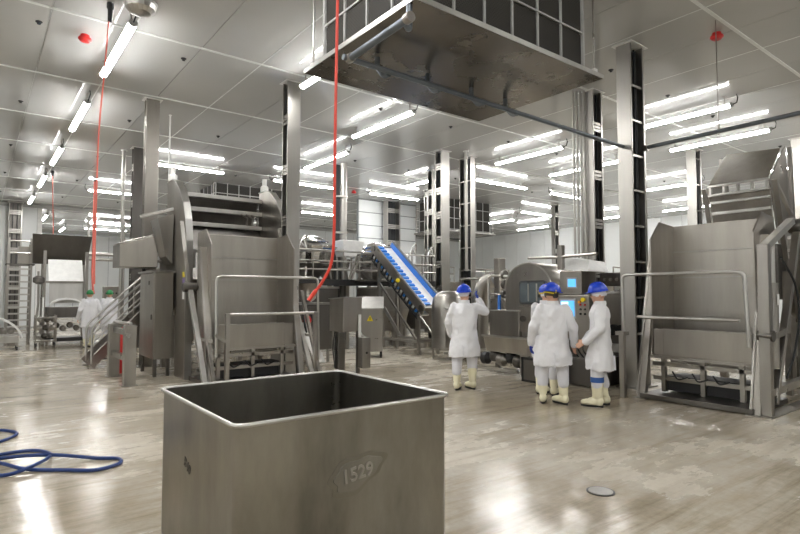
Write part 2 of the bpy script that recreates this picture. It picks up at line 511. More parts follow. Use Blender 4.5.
row('y', -3.4, [(-4, -1.7), (0.5, 2.8), (5, 7.3), (9.5, 11.8)], 'the row along the left wall outside the frame', ['nearest in', 'second in', 'third in', 'fourth in'])
row('y', 7.4, [(-5, -2.7), (-1.8, 0.5)], 'the row behind the camera', ['first in', 'second in'])
row('y', 2.55, [(31.0, 33.2), (35.0, 37.2)], 'the next hall, left row', ['nearer in', 'farther in'])
row('y', 3.85, [(36.2, 38.5)], 'the next hall above the dark hopper back', ['alone in'])
row('y', 5.4, [(30.5, 32.7)], 'the next hall right of the pink hose', ['lengthwise in'])
row('x', 33.1, [(4.6, 6.6)], 'the next hall', ['crosswise in'])
row('x', 36.0, [(4.8, 7.0)], 'the next hall', ['farthest crosswise in'])
# ================================================================== columns
def column(x0, x1, y0, y1, open_side, label, battens=1.15, cables=3, tray='dark_slot', flange='steel_column', z0=0.0, ladder=False, group='steel columns'):
    cx, cy = (x0 + x1) / 2, (y0 + y1) / 2
    t = thing('steel_column', label, 'column', (cx, cy, 0), 0, group)
    top = ZC - 0.014; th = 0.03
    f1, f2 = MB(), MB()
    if open_side == 'y':      # flanges in the yz plane at both x ends, open towards -y
        fw = min(0.12, (x1 - x0) * 0.28)
        B(x0, x0 + th, y0, y1, z0, top).build('flange', flange, t, bevel=0.004)
        B(x1 - fw * 0.5, x1, y0, y1, z0, top).build('flange', flange, t, bevel=0.004)
        B(x0 + th, x1 - fw * 0.5, y1 - 0.05, y1 - 0.02, z0, top).build('web', tray, t)
        inner0, inner1 = x0 + th, x1 - fw * 0.5
        z = 0.9
        while z < top - 0.2:
            if ladder: B(inner0, inner1, y0 + 0.03, y0 + 0.045, z, z + 0.035).build('rung', 'steel_column', t)
            else:
                for k in range(3): B(inner0, inner1, y0 + 0.012, y0 + 0.03, z + 0.075 * k, z + 0.075 * k + 0.055).build('batten', 'steel_column', t)
            z += battens
        for k in range(cables):
            cxk = inner0 + (inner1 - inner0) * (k + 0.7) / (cables + 0.4)
            T([(cxk, y0 + 0.08 + 0.02 * (k % 2), z0 + 0.02), (cxk, y0 + 0.08 + 0.02 * (k % 2), top - 0.05)], 0.018, n=6).build('cable', 'cable_black', t)
    else:                      # flanges in the xz plane at both y ends, open towards -x
        B(x0, x1, y0, y0 + th, z0, top).build('flange', flange, t, bevel=0.004)
        B(x0, x1, y1 - th, y1, z0, top).build('flange', flange, t, bevel=0.004)
        B(x1 - 0.05, x1 - 0.02, y0 + th, y1 - th, z0, top).build('web', tray, t)
        z = 0.9
        while z < top - 0.2:
            if ladder: B(x0 + 0.03, x0 + 0.045, y0 + th, y1 - th, z, z + 0.035).build('rung', 'steel_column', t)
            else:
                for k in range(3): B(x0 + 0.012, x0 + 0.03, y0 + th, y1 - th, z + 0.075 * k, z + 0.075 * k + 0.055).build('batten', 'steel_column', t)
            z += battens
        for k in range(cables):
            cyk = y0 + th + (y1 - y0 - 2 * th) * (k + 0.7) / (cables + 0.4)
            T([(x0 + 0.09 + 0.02 * (k % 2), cyk, z0 + 0.02), (x0 + 0.09 + 0.02 * (k % 2), cyk, top - 0.05)], 0.018, n=6).build('cable', 'cable_black', t)
    B(x0 - 0.05, x1 + 0.05, y0 - 0.05, y1 + 0.05, top - 0.0, top + 0.012).build('ceiling_collar', 'white_paint', t)
    B(x0 - 0.08, x1 + 0.08, y0 - 0.08, y1 + 0.08, 0, 0.02).build('base_plate', 'steel', t)
    return t
c1 = column(8.86, 9.32, 4.92, 5.19, 'y', 'tall steel column with dark cable channel beside the right tipper', 0.62, 4, ladder=True)
column(4.93, 5.22, 10.14, 10.39, 'x', 'tall bright steel column behind the left tipper tub, cable recess on its left', 1.05, 3)
column(2.88, 3.16, 13.0, 13.2, 'x', 'steel column above the stair control box, dark edge left', 0.9, 2, flange='steel_warm')
column(3.58, 3.86, 17.62, 17.9, 'x', 'dark narrow column left of the stair column', 1.1, 2, flange='steel_dark')
column(11.08, 11.42, 12.28, 12.56, 'x', 'steel column with slotted recess left of the black cable column', 0.75, 3)
column(12.36, 12.56, 12.3, 12.82, 'x', 'column with a wide black cable face behind the nearest operator', 0.72, 4, 'black', ladder=True)
column(12.61, 12.86, 14.45, 14.7, 'x', 'slim slotted column left of the conveyor-end columns', 0.7, 2)
column(14.9, 15.15, 17.4, 17.6, 'x', 'slimmest column at the left of the central column cluster', 0.8, 2)
column(17.04, 17.42, 7.46, 7.74, 'y', 'pale steel column with dark channel behind the right tipper tub', 0.8, 3, ladder=True)
column(15.0, 15.75, 20.35, 20.7, 'y', 'broad twin-channel column before the panelled partition', 0.75, 2)
column(22.38, 22.7, 16.5, 16.72, 'y', 'narrow far column above the grinder hood', 0.9, 2)
column(18.15, 18.5, 5.1, 5.35, 'y', 'bright steel column at the right edge of the picture', 0.9, 2)
column(1.08, 1.62, 31.75, 32.05, 'y', 'far column with battens against the left back wall', 0.9, 2, 'steel_dark')
# column with a bundle of bright pipes and battened recess behind the two operators
c9 = column(10.32, 10.68, 6.6, 6.9, 'y', 'steel column with bright pipe bundle behind the operators', 1.05, 3)
for k in range(4):
    x = 10.08 + 0.058 * k; y = 6.92 - 0.05 * k
    T([(x, y, 0.02), (x, y, ZC - 0.015)], 0.027, n=10).build('pipe', 'steel_column', c9, smooth=True)
# round column beside the red hose
c10 = thing('round_column', 'round steel column with black conduit behind the red hose', 'column', (9.62, 15.55, 0))
MB().cyl((9.62, 15.55, 0), (9.62, 15.55, ZC - 0.013), 0.12, n=20).build('shaft', 'steel_column', c10, smooth=True)
B(9.3, 9.46, 15.5, 15.62, 0.3, ZC - 0.1).build('conduit', 'cable_black', c10)
for z in (1.2, 2.4, 3.6, 4.8): B(9.28, 9.72, 15.42, 15.68, z, z + 0.06).build('clamp', 'steel', c10)
# slim service pipes dropping from the ceiling
def drop_pipe(x, y, z0, r, label, mat='steel_column'):
    t = thing('drop_pipe', label, 'pipe', (x, y, z0))
    MB().cyl((x, y, z0), (x, y, ZC - 0.013), r, n=12).build('pipe', mat, t, smooth=True)
    MB().cyl((x, y, ZC - 0.03), (x, y, ZC - 0.013), r * 1.8, n=12).build('collar', 'white_paint', t)
    MB().cyl((x, y, z0), (x, y, z0 + 0.06), r * 1.5, n=12).build('end_fitting', 'steel', t)
drop_pipe(3.42, 18.2, 0.0, 0.055, 'thin pale pipe dropping left of the dark column')
drop_pipe(11.75, 11.9, 2.3, 0.05, 'thin pipe dropping between the central columns')
drop_pipe(3.62, 13.9, 4.3, 0.02, 'thin white pipe above the left mixer plate', 'white_paint')

# ================================================================== evaporator with drip tray
def evaporator(label):
    t = thing('cooling_unit', label, 'cooling unit', (4.9, 5.13, 4.46), 0, 'ceiling cooling units')
    x0, x1, y0, y1, z = 3.28, 6.5, 4.0, 6.27, 4.46
    tray = B(x0, x1, y0, y1, z, z + 0.025).build('drip_tray', 'steel_tray', t)
    for a in ((x0 - .01, x1 + .01, y0 - .01, y0), (x0 - .01, x1 + .01, y1, y1 + .01), (x0 - .01, x0, y0, y1), (x1, x1 + .01, y0, y1)):
        B(*a, z, z + 0.055).build('tray_lip', 'steel_bright', tray)
    bx0, bx1, by0, by1, zt = x0 + 0.2, x1 - 0.2, y0 + 0.16, y1 - 0.16, ZC - 0.014
    B(bx0 + 0.03, bx1 - 0.03, by0 + 0.03, by1 - 0.03, z + 0.03, zt).build('housing', 'steel_dark', t)
    zs = [z + 0.12, z + 0.62, z + 1.12, zt]
    n = 6; p = (bx1 - bx0) / n
    gx = MB().box(0.025, p - 0.025, -0.012, 0, 0, 0.46)
    first = None
    for k in range(n):
        for zi in range(3):
            z1_ = min(zs[zi + 1] - 0.025, zt); 
            for yy in (by0 + 0.03, by1 - 0.018):
                B(bx0 + k * p + 0.02, bx0 + (k + 1) * p - 0.02, yy - 0.012, yy, zs[zi] + 0.02, z1_).build('grille_panel', 'grille', t)
    n2 = 4; p2 = (by1 - by0) / n2
    for k in range(n2):
        for zi in range(3):
            for xx in (bx0 + 0.03, bx1 - 0.018):
                B(xx - 0.012, xx, by0 + k * p2 + 0.02, by0 + (k + 1) * p2 - 0.02, zs[zi] + 0.02, min(zs[zi + 1] - 0.025, zt)).build('grille_panel', 'grille', t)
    for k in range(n + 1):
        for yy in (by0, by1): B(bx0 + k * p - 0.012, bx0 + k * p + 0.012, yy - 0.005, yy + 0.02, z + 0.03, zt).build('mullion', 'grey_paint', t)
    for k in range(n2 + 1):
        for xx in (bx0, bx1): B(xx - 0.006, xx + 0.02, by0 + k * p2 - 0.012, by0 + k * p2 + 0.012, z + 0.03, zt).build('mullion', 'grey_paint', t)
    for zi in range(3):
        B(bx0 - 0.004, bx1 + 0.004, by0 - 0.006, by0 + 0.015, zs[zi] - 0.011, zs[zi] + 0.011).build('transom', 'grey_paint', t)
        B(bx0 - 0.007, bx0 + 0.015, by0, by1, zs[zi] - 0.011, zs[zi] + 0.011).build('transom', 'grey_paint', t)
    for (x, y) in ((x0 + 0.09, y0 + 0.07), (x0 + 0.09, y1 - 0.07), (x1 - 0.09, y0 + 0.07), (x1 - 0.09, y1 - 0.07)):
        B(x - 0.035, x + 0.035, y - 0.03, y + 0.03, z + 0.02, z + 0.13).build('tray_bracket', 'white_paint', t)
        MB().cyl((x, y, z + 0.1), (x, y, zt), 0.012, n=8).build('hanger_rod', 'steel', t)
    return t
ev = evaporator('large cooling unit with steel drip tray hanging top centre')
copy_tree(ev, (8.7, 22.2, 4.46), 0, 'dark cooling unit hanging far behind the left tipper')
copy_tree(ev, (18.2, 19.2, 4.46), 0, 'distant cooling unit hanging behind the central columns')
# drain pipe under the tray
dp = thing('drain_pipe', 'grey drain pipe running under the drip tray to the column', 'pipe', (3.6, 5.0, 4.22))
T([(3.3, 4.12, 4.46), (3.3, 4.12, 4.2), (3.17, 4.02, 4.2)], 0.034, n=10, fillet=0.06).build('riser', 'galvanised', dp, smooth=True)
T([(3.14, 3.9, 4.2), (3.18, 5.02, 4.2)], 0.04, n=12).build('cross_pipe', 'galvanised', dp, smooth=True)
T([(3.1, 5.03, 4.2), (8.85, 5.08, 4.17)], 0.032, n=12).build('long_pipe', 'galvanised', dp, smooth=True)
for y in (3.92, 5.0): MB().cyl((3.14 if y < 4 else 3.18, y - 0.03, 4.2), (3.14 if y < 4 else 3.18, y + 0.05, 4.2), 0.052, n=12).build('coupling', 'steel', dp, smooth=True)
for x in (3.75, 4.55, 5.35, 6.05):
    T([(x, 5.3, 4.46), (x, 5.3, 4.33), (x + 0.02, 5.2, 4.2), (x + 0.02, 5.09, 4.19)], 0.032, n=8, fillet=0.08).build('branch', 'galvanised', dp, smooth=True)
dp2 = thing('service_pipe', 'dark grey pipe running from the column out of the right edge', 'pipe', (9.3, 4.0, 4.2))
T([(9.24, 4.94, 4.17), (9.24, 1.2, 4.2)], 0.035, n=12).build('pipe', 'galvanised', dp2, smooth=True)
MB().cyl((9.24, 4.92, 4.17), (9.24, 4.84, 4.17), 0.055, n=12).build('coupling', 'steel', dp2, smooth=True)
MB().cyl((9.24, 3.68, 4.17), (9.24, 3.68, ZC - 0.013), 0.008, n=6).build('hanger_rod', 'steel', dp2)
MB().cyl((9.24, 3.68, 4.12), (9.24, 3.68, 4.3), 0.02, n=8).build('clip', 'steel', dp2)
# red sounders
def sounder(x, y, label):
    t = thing('fire_sounder', label, 'alarm', (x, y, ZC - 0.11), 0, 'red ceiling sounders')
    MB().lathe([(0.07, 0.0), (0.07, -0.03), (0.05, -0.035)], (x, y, ZC - 0.013), 14).build('base', 'red', t, smooth=True)
    MB().lathe([(0.05, -0.03), (0.10, -0.05), (0.105, -0.075), (0.07, -0.11), (0.03, -0.115)], (x, y, ZC - 0.013), 14).build('horn', 'red', t, smooth=True)
sounder(1.32, 10.45, 'red sounder on the ceiling beside the nearest left light')
sounder(12.55, 19.45, 'far red sounder left of the crosswise light before the partition')
sounder(9.72, 3.86, 'red sounder on the ceiling near the right pipe hanger')
# dome lamp at the top edge
dl = thing('dome_lamp', 'faceted glass dome lamp at the top edge of the picture', 'light', (1.76, 8.45, 5.8))
MB().lathe([(0.06, 0.19), (0.07, 0.16), (0.13, 0.12), (0.14, 0.06), (0.1, 0.02)], (1.76, 8.45, 5.80), 20).build('housing', 'grey_paint', dl, smooth=True)
MB().lathe([(0.11, 0.10), (0.2, 0.06), (0.22, 0.0), (0.20, -0.07), (0.14, -0.12), (0.05, -0.14)], (1.76, 8.45, 5.80), 16).build('dome', 'steel_bright', dl)
MB().lathe([(0.225, 0.03), (0.235, 0.015), (0.225, 0.0)], (1.76, 8.45, 5.80), 24).build('rim', 'grey_paint', dl, smooth=True)

# ================================================================== hanging hoses
def hose(name, label, pts, r, mat, cat='hose', top=True):
    t = thing(name, label, cat, pts[-1])
    P = [Vector(p) for p in pts]
    Q = []
    for i in range(len(P) - 1):      # Catmull-Rom
        a = P[max(i - 1, 0)]; b2 = P[i]; c = P[i + 1]; d_ = P[min(i + 2, len(P) - 1)]
        for k in range(8):
            u = k / 8
            Q.append(0.5 * ((2 * b2) + (c - a) * u + (2 * a - 5 * b2 + 4 * c - d_) * u * u + (3 * b2 - a - 3 * c + d_) * u ** 3))
    Q.append(P[-1])
    T(Q, r, n=8).build('hose_line', mat, t, smooth=True)
    if top:
        p = P[0]
        MB().lathe([(0.03, -0.28), (0.035, -0.1), (0.05, -0.08), (0.05, 0)], (p.x, p.y, p.z), 10).build('ceiling_fitting', 'black', t, smooth=True)
        q = P[-1]; d_ = (P[-1] - P[-2]).normalized()
        MB().cyl(q - d_ * 0.02, q + d_ * 0.1, r * 1.35, n=8).build('nozzle', mat, t)
    return t
hose('air_hose', 'bright red hose hanging from the ceiling left of the drip tray', [(2.63, 4.36, ZC - 0.02), (2.63, 4.37, 4.6), (2.64, 4.41, 3.63), (2.65, 4.44, 2.97), (2.67, 4.48, 2.21), (2.66, 4.51, 1.9), (2.60, 4.57, 1.72), (2.54, 4.61, 1.62)], 0.0145, 'red_hose')
hose('air_hose', 'pink-red hose hanging beside the nearest left light', [(1.46, 9.03, ZC - 0.02), (1.42, 9.12, 4.97), (1.38, 9.2, 4.07), (1.38, 9.27, 3.01), (1.39, 9.34, 1.85)], 0.012, 'pink_hose')
hose('air_hose', 'red hose reel line hanging beside the far hopper', [(3.45, 23.6, ZC - 0.02), (3.42, 23.4, 4.6), (3.4, 23.2, 3.4), (3.38, 23.1, 2.4), (3.4, 23.0, 1.7)], 0.04, 'pink_hose')
hose('air_hose', 'thin red hose hanging above the far hopper', [(2.0, 22.8, ZC - 0.02), (2.02, 22.7, 5.0), (2.05, 22.6, 4.0), (2.05, 22.6, 3.6)], 0.014, 'pink_hose')

# ================================================================== blue hose on the floor
pts = [(-0.5, 7.75), (0.0, 8.02), (0.26, 7.95), (0.40, 7.7), (0.36, 7.5), (0.2, 7.3), (-0.2, 7.0), (-0.4, 6.7), (-0.1, 6.5), (0.22, 6.45), (0.6, 6.3),
       (0.95, 6.05), (1.12, 5.9), (1.1, 5.72), (0.9, 5.64), (0.7, 5.78), (0.4, 6.05), (0.2, 6.3), (0.05, 6.6), (0.25, 6.75), (0.5, 6.72), (0.62, 6.5), (0.58, 6.2), (0.45, 6.0), (0.25, 5.96), (0.05, 6.15), (-0.2, 6.3), (-0.7, 6.2)]
hose('water_hose', 'dark blue water hose looped on the wet floor', [(x, y, 0.018 + (0.034 if i in (9, 10, 17, 22, 23) else 0)) for i, (x, y) in enumerate(pts)], 0.017, 'blue_hose', top=False)

# ================================================================== foreground tote bin
def tote():
    x0, x1, y0, y1, zt, zb = 0.945, 2.25, 2.435, 3.70, 1.0, 0.045
    t = thing('tote_bin', 'large open stainless bin stamped 1529 in the foreground', 'bin', (1.59, 3.06, 0))
    def rr(x0, x1, y0, y1, r, z, n=6):
        out = []
        for cx, cy, a0 in ((x1 - r, y0 + r, -90), (x1 - r, y1 - r, 0), (x0 + r, y1 - r, 90), (x0 + r, y0 + r, 180)):
            for k in range(n + 1):
                a = R(a0 + 90 * k / n); out.append((cx + r * math.cos(a), cy + r * math.sin(a), z))
        return out
    o = MB()
    prof = []
    for z, ins in ((zb, 0.06), (zb + 0.03, 0.02), (zb + 0.08, 0.004), (zt - 0.03, 0.004), (zt, 0.0)):
        prof.append(rr(x0 + ins, x1 - ins, y0 + ins, y1 - ins, 0.05, z))
    th = 0.010
    for z, ins in ((zt, th), (zt - 0.03, th), (zb + 0.08, th + 0.004), (zb + 0.03, th + 0.02), (zb + 0.012, th + 0.06)):
        prof.append(rr(x0 + ins, x1 - ins, y0 + ins, y1 - ins, 0.045, z))
    o.ring_loft(prof, True)
    o.build('shell', 'steel_bin', t, smooth=True)
    rim = rr(x0 - 0.004, x1 + 0.004, y0 - 0.004, y1 + 0.004, 0.05, zt)
    MB().tube(rim, 0.011, n=8, closed=True).build('rolled_rim', 'steel_bright', t, smooth=True)
    # seams near the corner
    # stamped plate and number
    cx, cz = 1.60, 0.665
    poly = []
    for k in range(40):
        a = 2 * math.pi * k / 40; q = 1 + 0.10 * math.sin(3 * a + 1) + 0.06 * math.sin(7 * a)
        poly.append((cx + 0.145 * q * math.cos(a), cz + 0.075 * q * math.sin(a) + 0.22 * 0.145 * math.cos(a)))
    MB().prism([(cx + (u - cx) * 1.22, cz + (v - cz) * 1.28) for u, v in poly], 'y', y0 + 0.002, y0 + 0.006).build('weld_halo', 'steel_halo', t)
    MB().prism(poly, 'y', y0 - 0.002, y0 + 0.006).build('stamped_patch', 'steel_bin', t, bevel=.003)
    M = Matrix.Translation((cx, y0 - 0.003, cz)) @ Matrix.Rotation(R(90), 4, 'X') @ Matrix.Rotation(R(6), 4, 'Z')
    text_mesh('stamped_number', '1529', 0.098, 'steel', t, M, 0.003, 0.0025)
    M = Matrix.Translation((x0 + 0.003, 3.15, 0.65)) @ Matrix.Rotation(R(-90), 4, 'Z') @ Matrix.Rotation(R(90), 4, 'X') @ Matrix.Rotation(R(-18), 4, 'Z')
    text_mesh('weld_mark', 'B40', 0.075, 'steel_dark', t, M, 0.002, 0.001)
    for (x, y) in ((x0 + 0.16, y0 + 0.16), (x1 - 0.16, y0 + 0.16), (x0 + 0.16, y1 - 0.16), (x1 - 0.16, y1 - 0.16)):
        B(x - 0.06, x + 0.06, y - 0.06, y + 0.06, 0, 0.05).build('foot', 'steel_dark', t)
tote()
# ================================================================== bin tippers (local frame: opens towards -y)
def tipper(name, label, loc, rz, W, rail_x0, rail_x1, rail_posts, num=None):
    t = thing(name, label, 'bin tipper', loc, rz)
    bl = lambda m, n, mat, par=None, **k: m.build(n, mat, par or t, world=False, **k)
    D = 0.72; s = 0.012
    # scoop
    bp = bl(MB().hexa([(0, D - .02, .66), (W, D - .02, .66), (W, D, .66), (0, D, .66)], [(0, D + .04, 2.72), (W, D + .04, 2.72), (W, D + .06, 2.72), (0, D + .06, 2.72)]), 'back_panel', 'steel_warm', bevel=0.004)
    bl(B(0.01, W - .01, D + .005, D + .018, 2.28, 2.30), 'fold', 'steel', bp)
    bl(B(0.01, W - .01, D - .008, D + .005, 1.86, 1.875), 'fold', 'steel', bp)
    for x in (0, W):
        p = [(0.02, .66), (D, .66), (D + .06, 2.72), (0.32, 2.76), (0.02, 2.46)]
        sx = -1 if x == 0 else 1
        wv = MB()
        wv.prism(p, 'x', x - s, x + s)
        bl(wv, 'wing', 'steel_warm', bevel=0.003)
    fa, fb, ga, gb, fx_ = (s + .02, W * .84, W * .84 + .02, W - s, W * .84) if num else (W * .16, W - s, s + .02, W * .16 - .02, W * .16 - .02)
    bl(B(fa, fb, -.10, -.075, .66, 1.06), 'front_box', 'steel_warm', bevel=0.006)
    bl(B(fx_, fx_ + .02, -.10, .02, .66, 1.06), 'box_return', 'steel_warm')
    bl(B(ga, gb, 0.0, 0.03, .66, 1.06), 'side_box', 'steel_warm', bevel=0.006)
    bl(B(fa, fb, -.11, -.07, 1.055, 1.075), 'box_rim', 'steel', bevel=0.004)
    bl(B(s, W - s, -.10, D, .62, .66), 'scoop_floor', 'steel')
    # under-frame
    for z, y in ((.52, .08), (.30, .1), (.5, .66), (.22, .7)):
        bl(B(-.02, W + .02, y - .03, y + .03, z - .03, z + .03), 'crossbar', 'steel')
    for x in (W * .1, W * .5, W * .86):
        bl(B(x - .03, x + .03, .05, .12, .1, .62), 'support_post', 'steel')
    bl(B(W * .12, W * .88, .12, .6, .12, .34), 'hydraulic_pack', 'black')
    for k in range(3):
        bl(T([(W * (.2 + .2 * k), .05, .42), (W * (.26 + .2 * k), .02, .3), (W * (.36 + .2 * k), .04, .36)], .012, n=6, fillet=.05), 'hose', 'cable_black')
    bl(B(-.06, W + .04, -.28, 1.0, .012, .085), 'platform', 'steel_dark', bevel=0.006)
    # leaning guide legs
    for x in (-.07, W + .05):
        lg = bl(MB().beam((x, -.20, .0), (x, .30, 2.42), .13, .09, up=(0, 1, 0)), 'guide_leg', 'steel_warm', bevel=0.004)
        bl(MB().beam((x - .045, -.245, .06), (x - .045, .25, 2.36), .03, .03), 'guide_rib', 'steel', lg)
        bl(B(x - .1, x + .1, -.3, -.06, 0, .012), 'foot_plate', 'steel')
    # A-frames with hydraulic cylinder
    for x, sx in (((-.22, -1), (W + .17, 1)) if num else ((W + .17, 1),)):
        if num:
            bl(B(x - .1, x + .1, -.55, .2, 0, .014), 'base_plate', 'steel_warm')
            bl(MB().beam((x, 1.08, 2.95), (x, .58, 1.74), .07, .07), 'upper_brace', 'steel', bevel=.004)
            bl(MB().beam((x, .50, 1.72), (x, -.45, .02), .08, .08), 'diagonal_brace', 'steel_bright', bevel=.004)
            bl(MB().beam((x + .13, .30, 1.66), (x + .13, -.70 + .2, .02), .06, .06), 'diagonal_brace', 'steel', bevel=.004)
            bl(MB().beam((x - .02, .08, .84), (x + .2, -.2, .80), .05, .05), 'tie_bar', 'steel', bevel=.004)
            bl(MB().lathe([(.05, -.13), (.085, -.11), (.085, .1), (.05, .14)], (x, .50, 1.72), 14, 'x'), 'pivot_hub', 'steel_dark', smooth=True)
            continue
        bl(B(x - .1, x + .1, -.32, 1.5, 0, .014), 'base_plate', 'steel_warm')
        bl(MB().beam((x, -.16, .014), (x, -.12, 2.26), .13, .11, up=(0, 1, 0)), 'front_post', 'steel', bevel=.005)
        bl(MB().beam((x, -.15, 2.20), (x, .95, 2.66), .10, .09), 'lever_arm', 'steel_bright', bevel=.005)
        bl(MB().beam((x, 1.40, .014), (x, 1.22, 2.72), .15, .13, up=(0, 1, 0)), 'rear_post', 'steel', bevel=.005)
        bl(MB().beam((x + .02 * sx, .02, .15), (x + .02 * sx, 1.12, 2.5), .09, .08), 'diagonal_brace', 'steel', bevel=.004)
        bl(MB().beam((x, -.14, 1.02), (x, .55, 1.10), .12, .09), 'tie_bar', 'steel', bevel=.004)
        bl(MB().beam((x, -.1, .30), (x, 1.3, .34), .10, .10), 'bottom_rail', 'steel', bevel=.004)
        cy = bl(MB().cyl((x, .12, .6), (x, .16, 1.75), .065, n=14), 'cylinder', 'steel', smooth=True)
        bl(MB().cyl((x, .16, 1.75), (x, .18, 2.3), .035, n=10), 'piston_rod', 'steel_bright', cy, smooth=True)
        bl(B(x - .068 if sx < 0 else x + .066, x - .066 if sx < 0 else x + .068, .10, .18, 1.45, 1.6), 'sticker', 'sticker_white', cy)
        bl(MB().lathe([(.10, -.09), (.11, -.05), (.11, .05), (.10, .09)], (x, 1.18, 2.6), 16, 'x'), 'pivot_hub', 'steel_dark', smooth=True)
        bl(MB().lathe([(.07, -.09), (.075, .09)], (x, -.13, 1.05), 14, 'x'), 'pivot_hub', 'steel_dark', smooth=True)
        bl(T([(x + .06 * sx, .3, 2.1), (x + .1 * sx, .75, 1.75), (x + .1 * sx, .85, 1.25), (x + .08 * sx, .6, .7), (x + .05 * sx, .4, .45)], .016, n=6, fillet=.25), 'hydraulic_hose', 'cable_black', smooth=True)
        xs = x + .078 * sx
        if sx > 0:
            bl(B(min(xs, xs - .004), max(xs, xs - .004), 1.26, 1.36, 1.95, 2.1), 'sticker', 'yellow')
            bl(B(min(xs, xs - .004), max(xs, xs - .004), 1.27, 1.37, 1.4, 1.52), 'sticker', 'sticker_pink')
            bl(B(min(xs, xs - .004), max(xs, xs - .004), 1.27, 1.37, 1.2, 1.39), 'sticker', 'sticker_white')
    # guard rails
    yr = -.34
    bl(T([(rail_x0, yr, rail_posts[0]), (rail_x0 - .02, yr, 1.9), (rail_x1 + .02, yr, 1.9), (rail_x1 + .05, yr, rail_posts[1])], .024, n=10, fillet=.10), 'top_rail', 'steel_bright', smooth=True)
    bl(T([(rail_x0 + .22, yr, 1.25), (rail_x1 - .05, yr, 1.25)], .026, n=10), 'mid_rail', 'steel_bright', smooth=True)
    return t, bl
tl, bl = tipper('bin_tipper', 'left steel bin tipper with upright scoop and guard rails', (3.2, 9.45, 0), 0, 1.57, -.02, 1.86, (.55, .35), True)
W = 1.57
for x in (.16, 1.83):
    bl(B(x - .035, x + .035, -.375, -.305, 0, 1.27), 'rail_post', 'steel', bevel=.004)
bl(MB().beam((-.05, -.34, .92), (.16, -.34, .78), .05), 'rail_bracket', 'steel')
for k, ch in enumerate('101'):
    text_mesh('stamped_digit', ch, .11, 'steel_warm', tl, Matrix.Translation((3.2 + .5 + .07 * k, 9.45 - .1005, .84)) @ Matrix.Rotation(R(90), 4, 'X'), .001, .001)
tr, bl = tipper('bin_tipper', 'right steel bin tipper with upright scoop and floor platform', (8.38, 4.4, 0), -math.pi / 2, 1.45, -.26, 1.44, (.75, .9))
bl(B(-.31, -.23, -.42, -.34, 0, .98), 'rail_post', 'steel', bevel=.004)
bl(B(-.34, -.2, -.46, -.3, .96, 1.02), 'rail_bracket', 'steel')

# ================================================================== left mixer behind the tipper
mx_ = thing('meat_mixer', 'tall steel mixer with curved side plates behind the left tipper', 'machine', (4.1, 11.6, 0))
prof = [(10.56, 0), (10.58, 2.6), (10.66, 3.02), (10.82, 3.36), (11.05, 3.64), (11.35, 3.86), (11.65, 3.94), (11.98, 3.94), (12.0, 2.9), (11.75, 2.5), (11.3, 2.3), (11.25, 0)]
for x0_ in (3.10, 5.12):
    pl = MB().prism(prof, 'x', x0_, x0_ + .10).build('side_plate', 'steel_warm', mx_, bevel=.006)
    fr = MB()
    for (a, b2), (c, d_) in zip(prof[0:7], prof[1:8]):
        fr.hexa([(x0_ - .015, a - .012, b2), (x0_ + .115, a - .012, b2), (x0_ + .115, a + .02, b2 + .0), (x0_ - .015, a + .02, b2)],
                [(x0_ - .015, c - .012, d_ + .012), (x0_ + .115, c - .012, d_ + .012), (x0_ + .115, c + .02, d_ - .01), (x0_ - .015, c + .02, d_ - .01)])
    fr.build('plate_rim', 'steel_bright', pl)
    MB().lathe([(.09, 0), (.09, .12), (.05, .15), (.05, .3)], (x0_ + .05, 11.8, 3.94), 12).build('top_lug', 'white_paint', mx_, smooth=True)
for z, y in ((3.72, 11.85), (3.42, 11.85), (3.10, 11.85)):
    B(3.2, 5.12, y - .05, y + .05, z - .05, z + .04).build('crossbeam', 'steel_bright', mx_, bevel=.006)
MB().sheet([(3.2, 11.98, 3.74), (5.12, 11.98, 3.74), (5.12, 12.5, 3.05), (3.2, 12.5, 3.05)], .012).build('inner_panel', 'steel_dark', mx_)
MB().sheet([(3.2, 11.92, 3.06), (5.12, 11.92, 3.06), (5.12, 11.35, 1.9), (3.2, 11.35, 1.9)], .012).build('hopper_wall', 'steel_dark', mx_)
tank = []
for x in (3.22, 5.10):
    ring = [(x, 11.95, 3.0), (x, 11.45, 1.9)] + [(x, 12.2 - .75 * math.cos(R(a)), 1.9 - .75 * math.sin(R(a))) for a in range(15, 166, 15)] + [(x, 12.95, 1.9), (x, 13.05, 3.0)]
    tank.append(ring)
MB().ring_loft(tank).build('tank', 'steel', mx_, smooth=True)
for x in (3.3, 5.0):
    for y in (11.6, 12.75): B(x - .06, x + .06, y - .06, y + .06, 0, 1.5).build('leg', 'steel', mx_)
T([(3.24, 12.2, 1.85), (2.98, 12.2, 1.85)], .10, n=14).build('shaft_seal', 'steel', mx_, smooth=True)
for k in range(3):
    T([(5.0 - .12 * k, 11.8, 3.15), (5.0 - .12 * k, 11.76, 3.3), (4.85 - .12 * k, 11.78, 3.38)], .02, n=6).build('lubrication_pipe', 'steel', mx_)
MB().hexa([(2.95, 11.45, 2.35), (3.08, 11.45, 2.2), (3.08, 11.95, 2.2), (2.95, 11.95, 2.35)], [(2.78, 11.4, 3.1), (3.08, 11.4, 3.2), (3.08, 12.0, 3.2), (2.78, 12.0, 3.1)]).build('side_chute', 'steel', mx_, bevel=.006)
MB().beam((2.5, 11.6, 3.12), (3.1, 11.5, 3.32), .09, .06).build('chute_rim', 'steel', mx_)
# slatted guard left of the scoop
for k in range(3): B(3.24 + .0 + .09 * k, 3.28 + .09 * k, 10.62, 10.66, 2.1, 2.42).build('guard_bar', 'steel_bright', mx_)
B(3.22, 3.50, 10.6, 10.68, 2.40, 2.45).build('guard_bar_top', 'steel_bright', mx_)

# electrical cabinet
cb = thing('electrical_cabinet', 'tall steel electrical cabinet beside the left mixer leg', 'cabinet', (3.25, 11.85, 0))
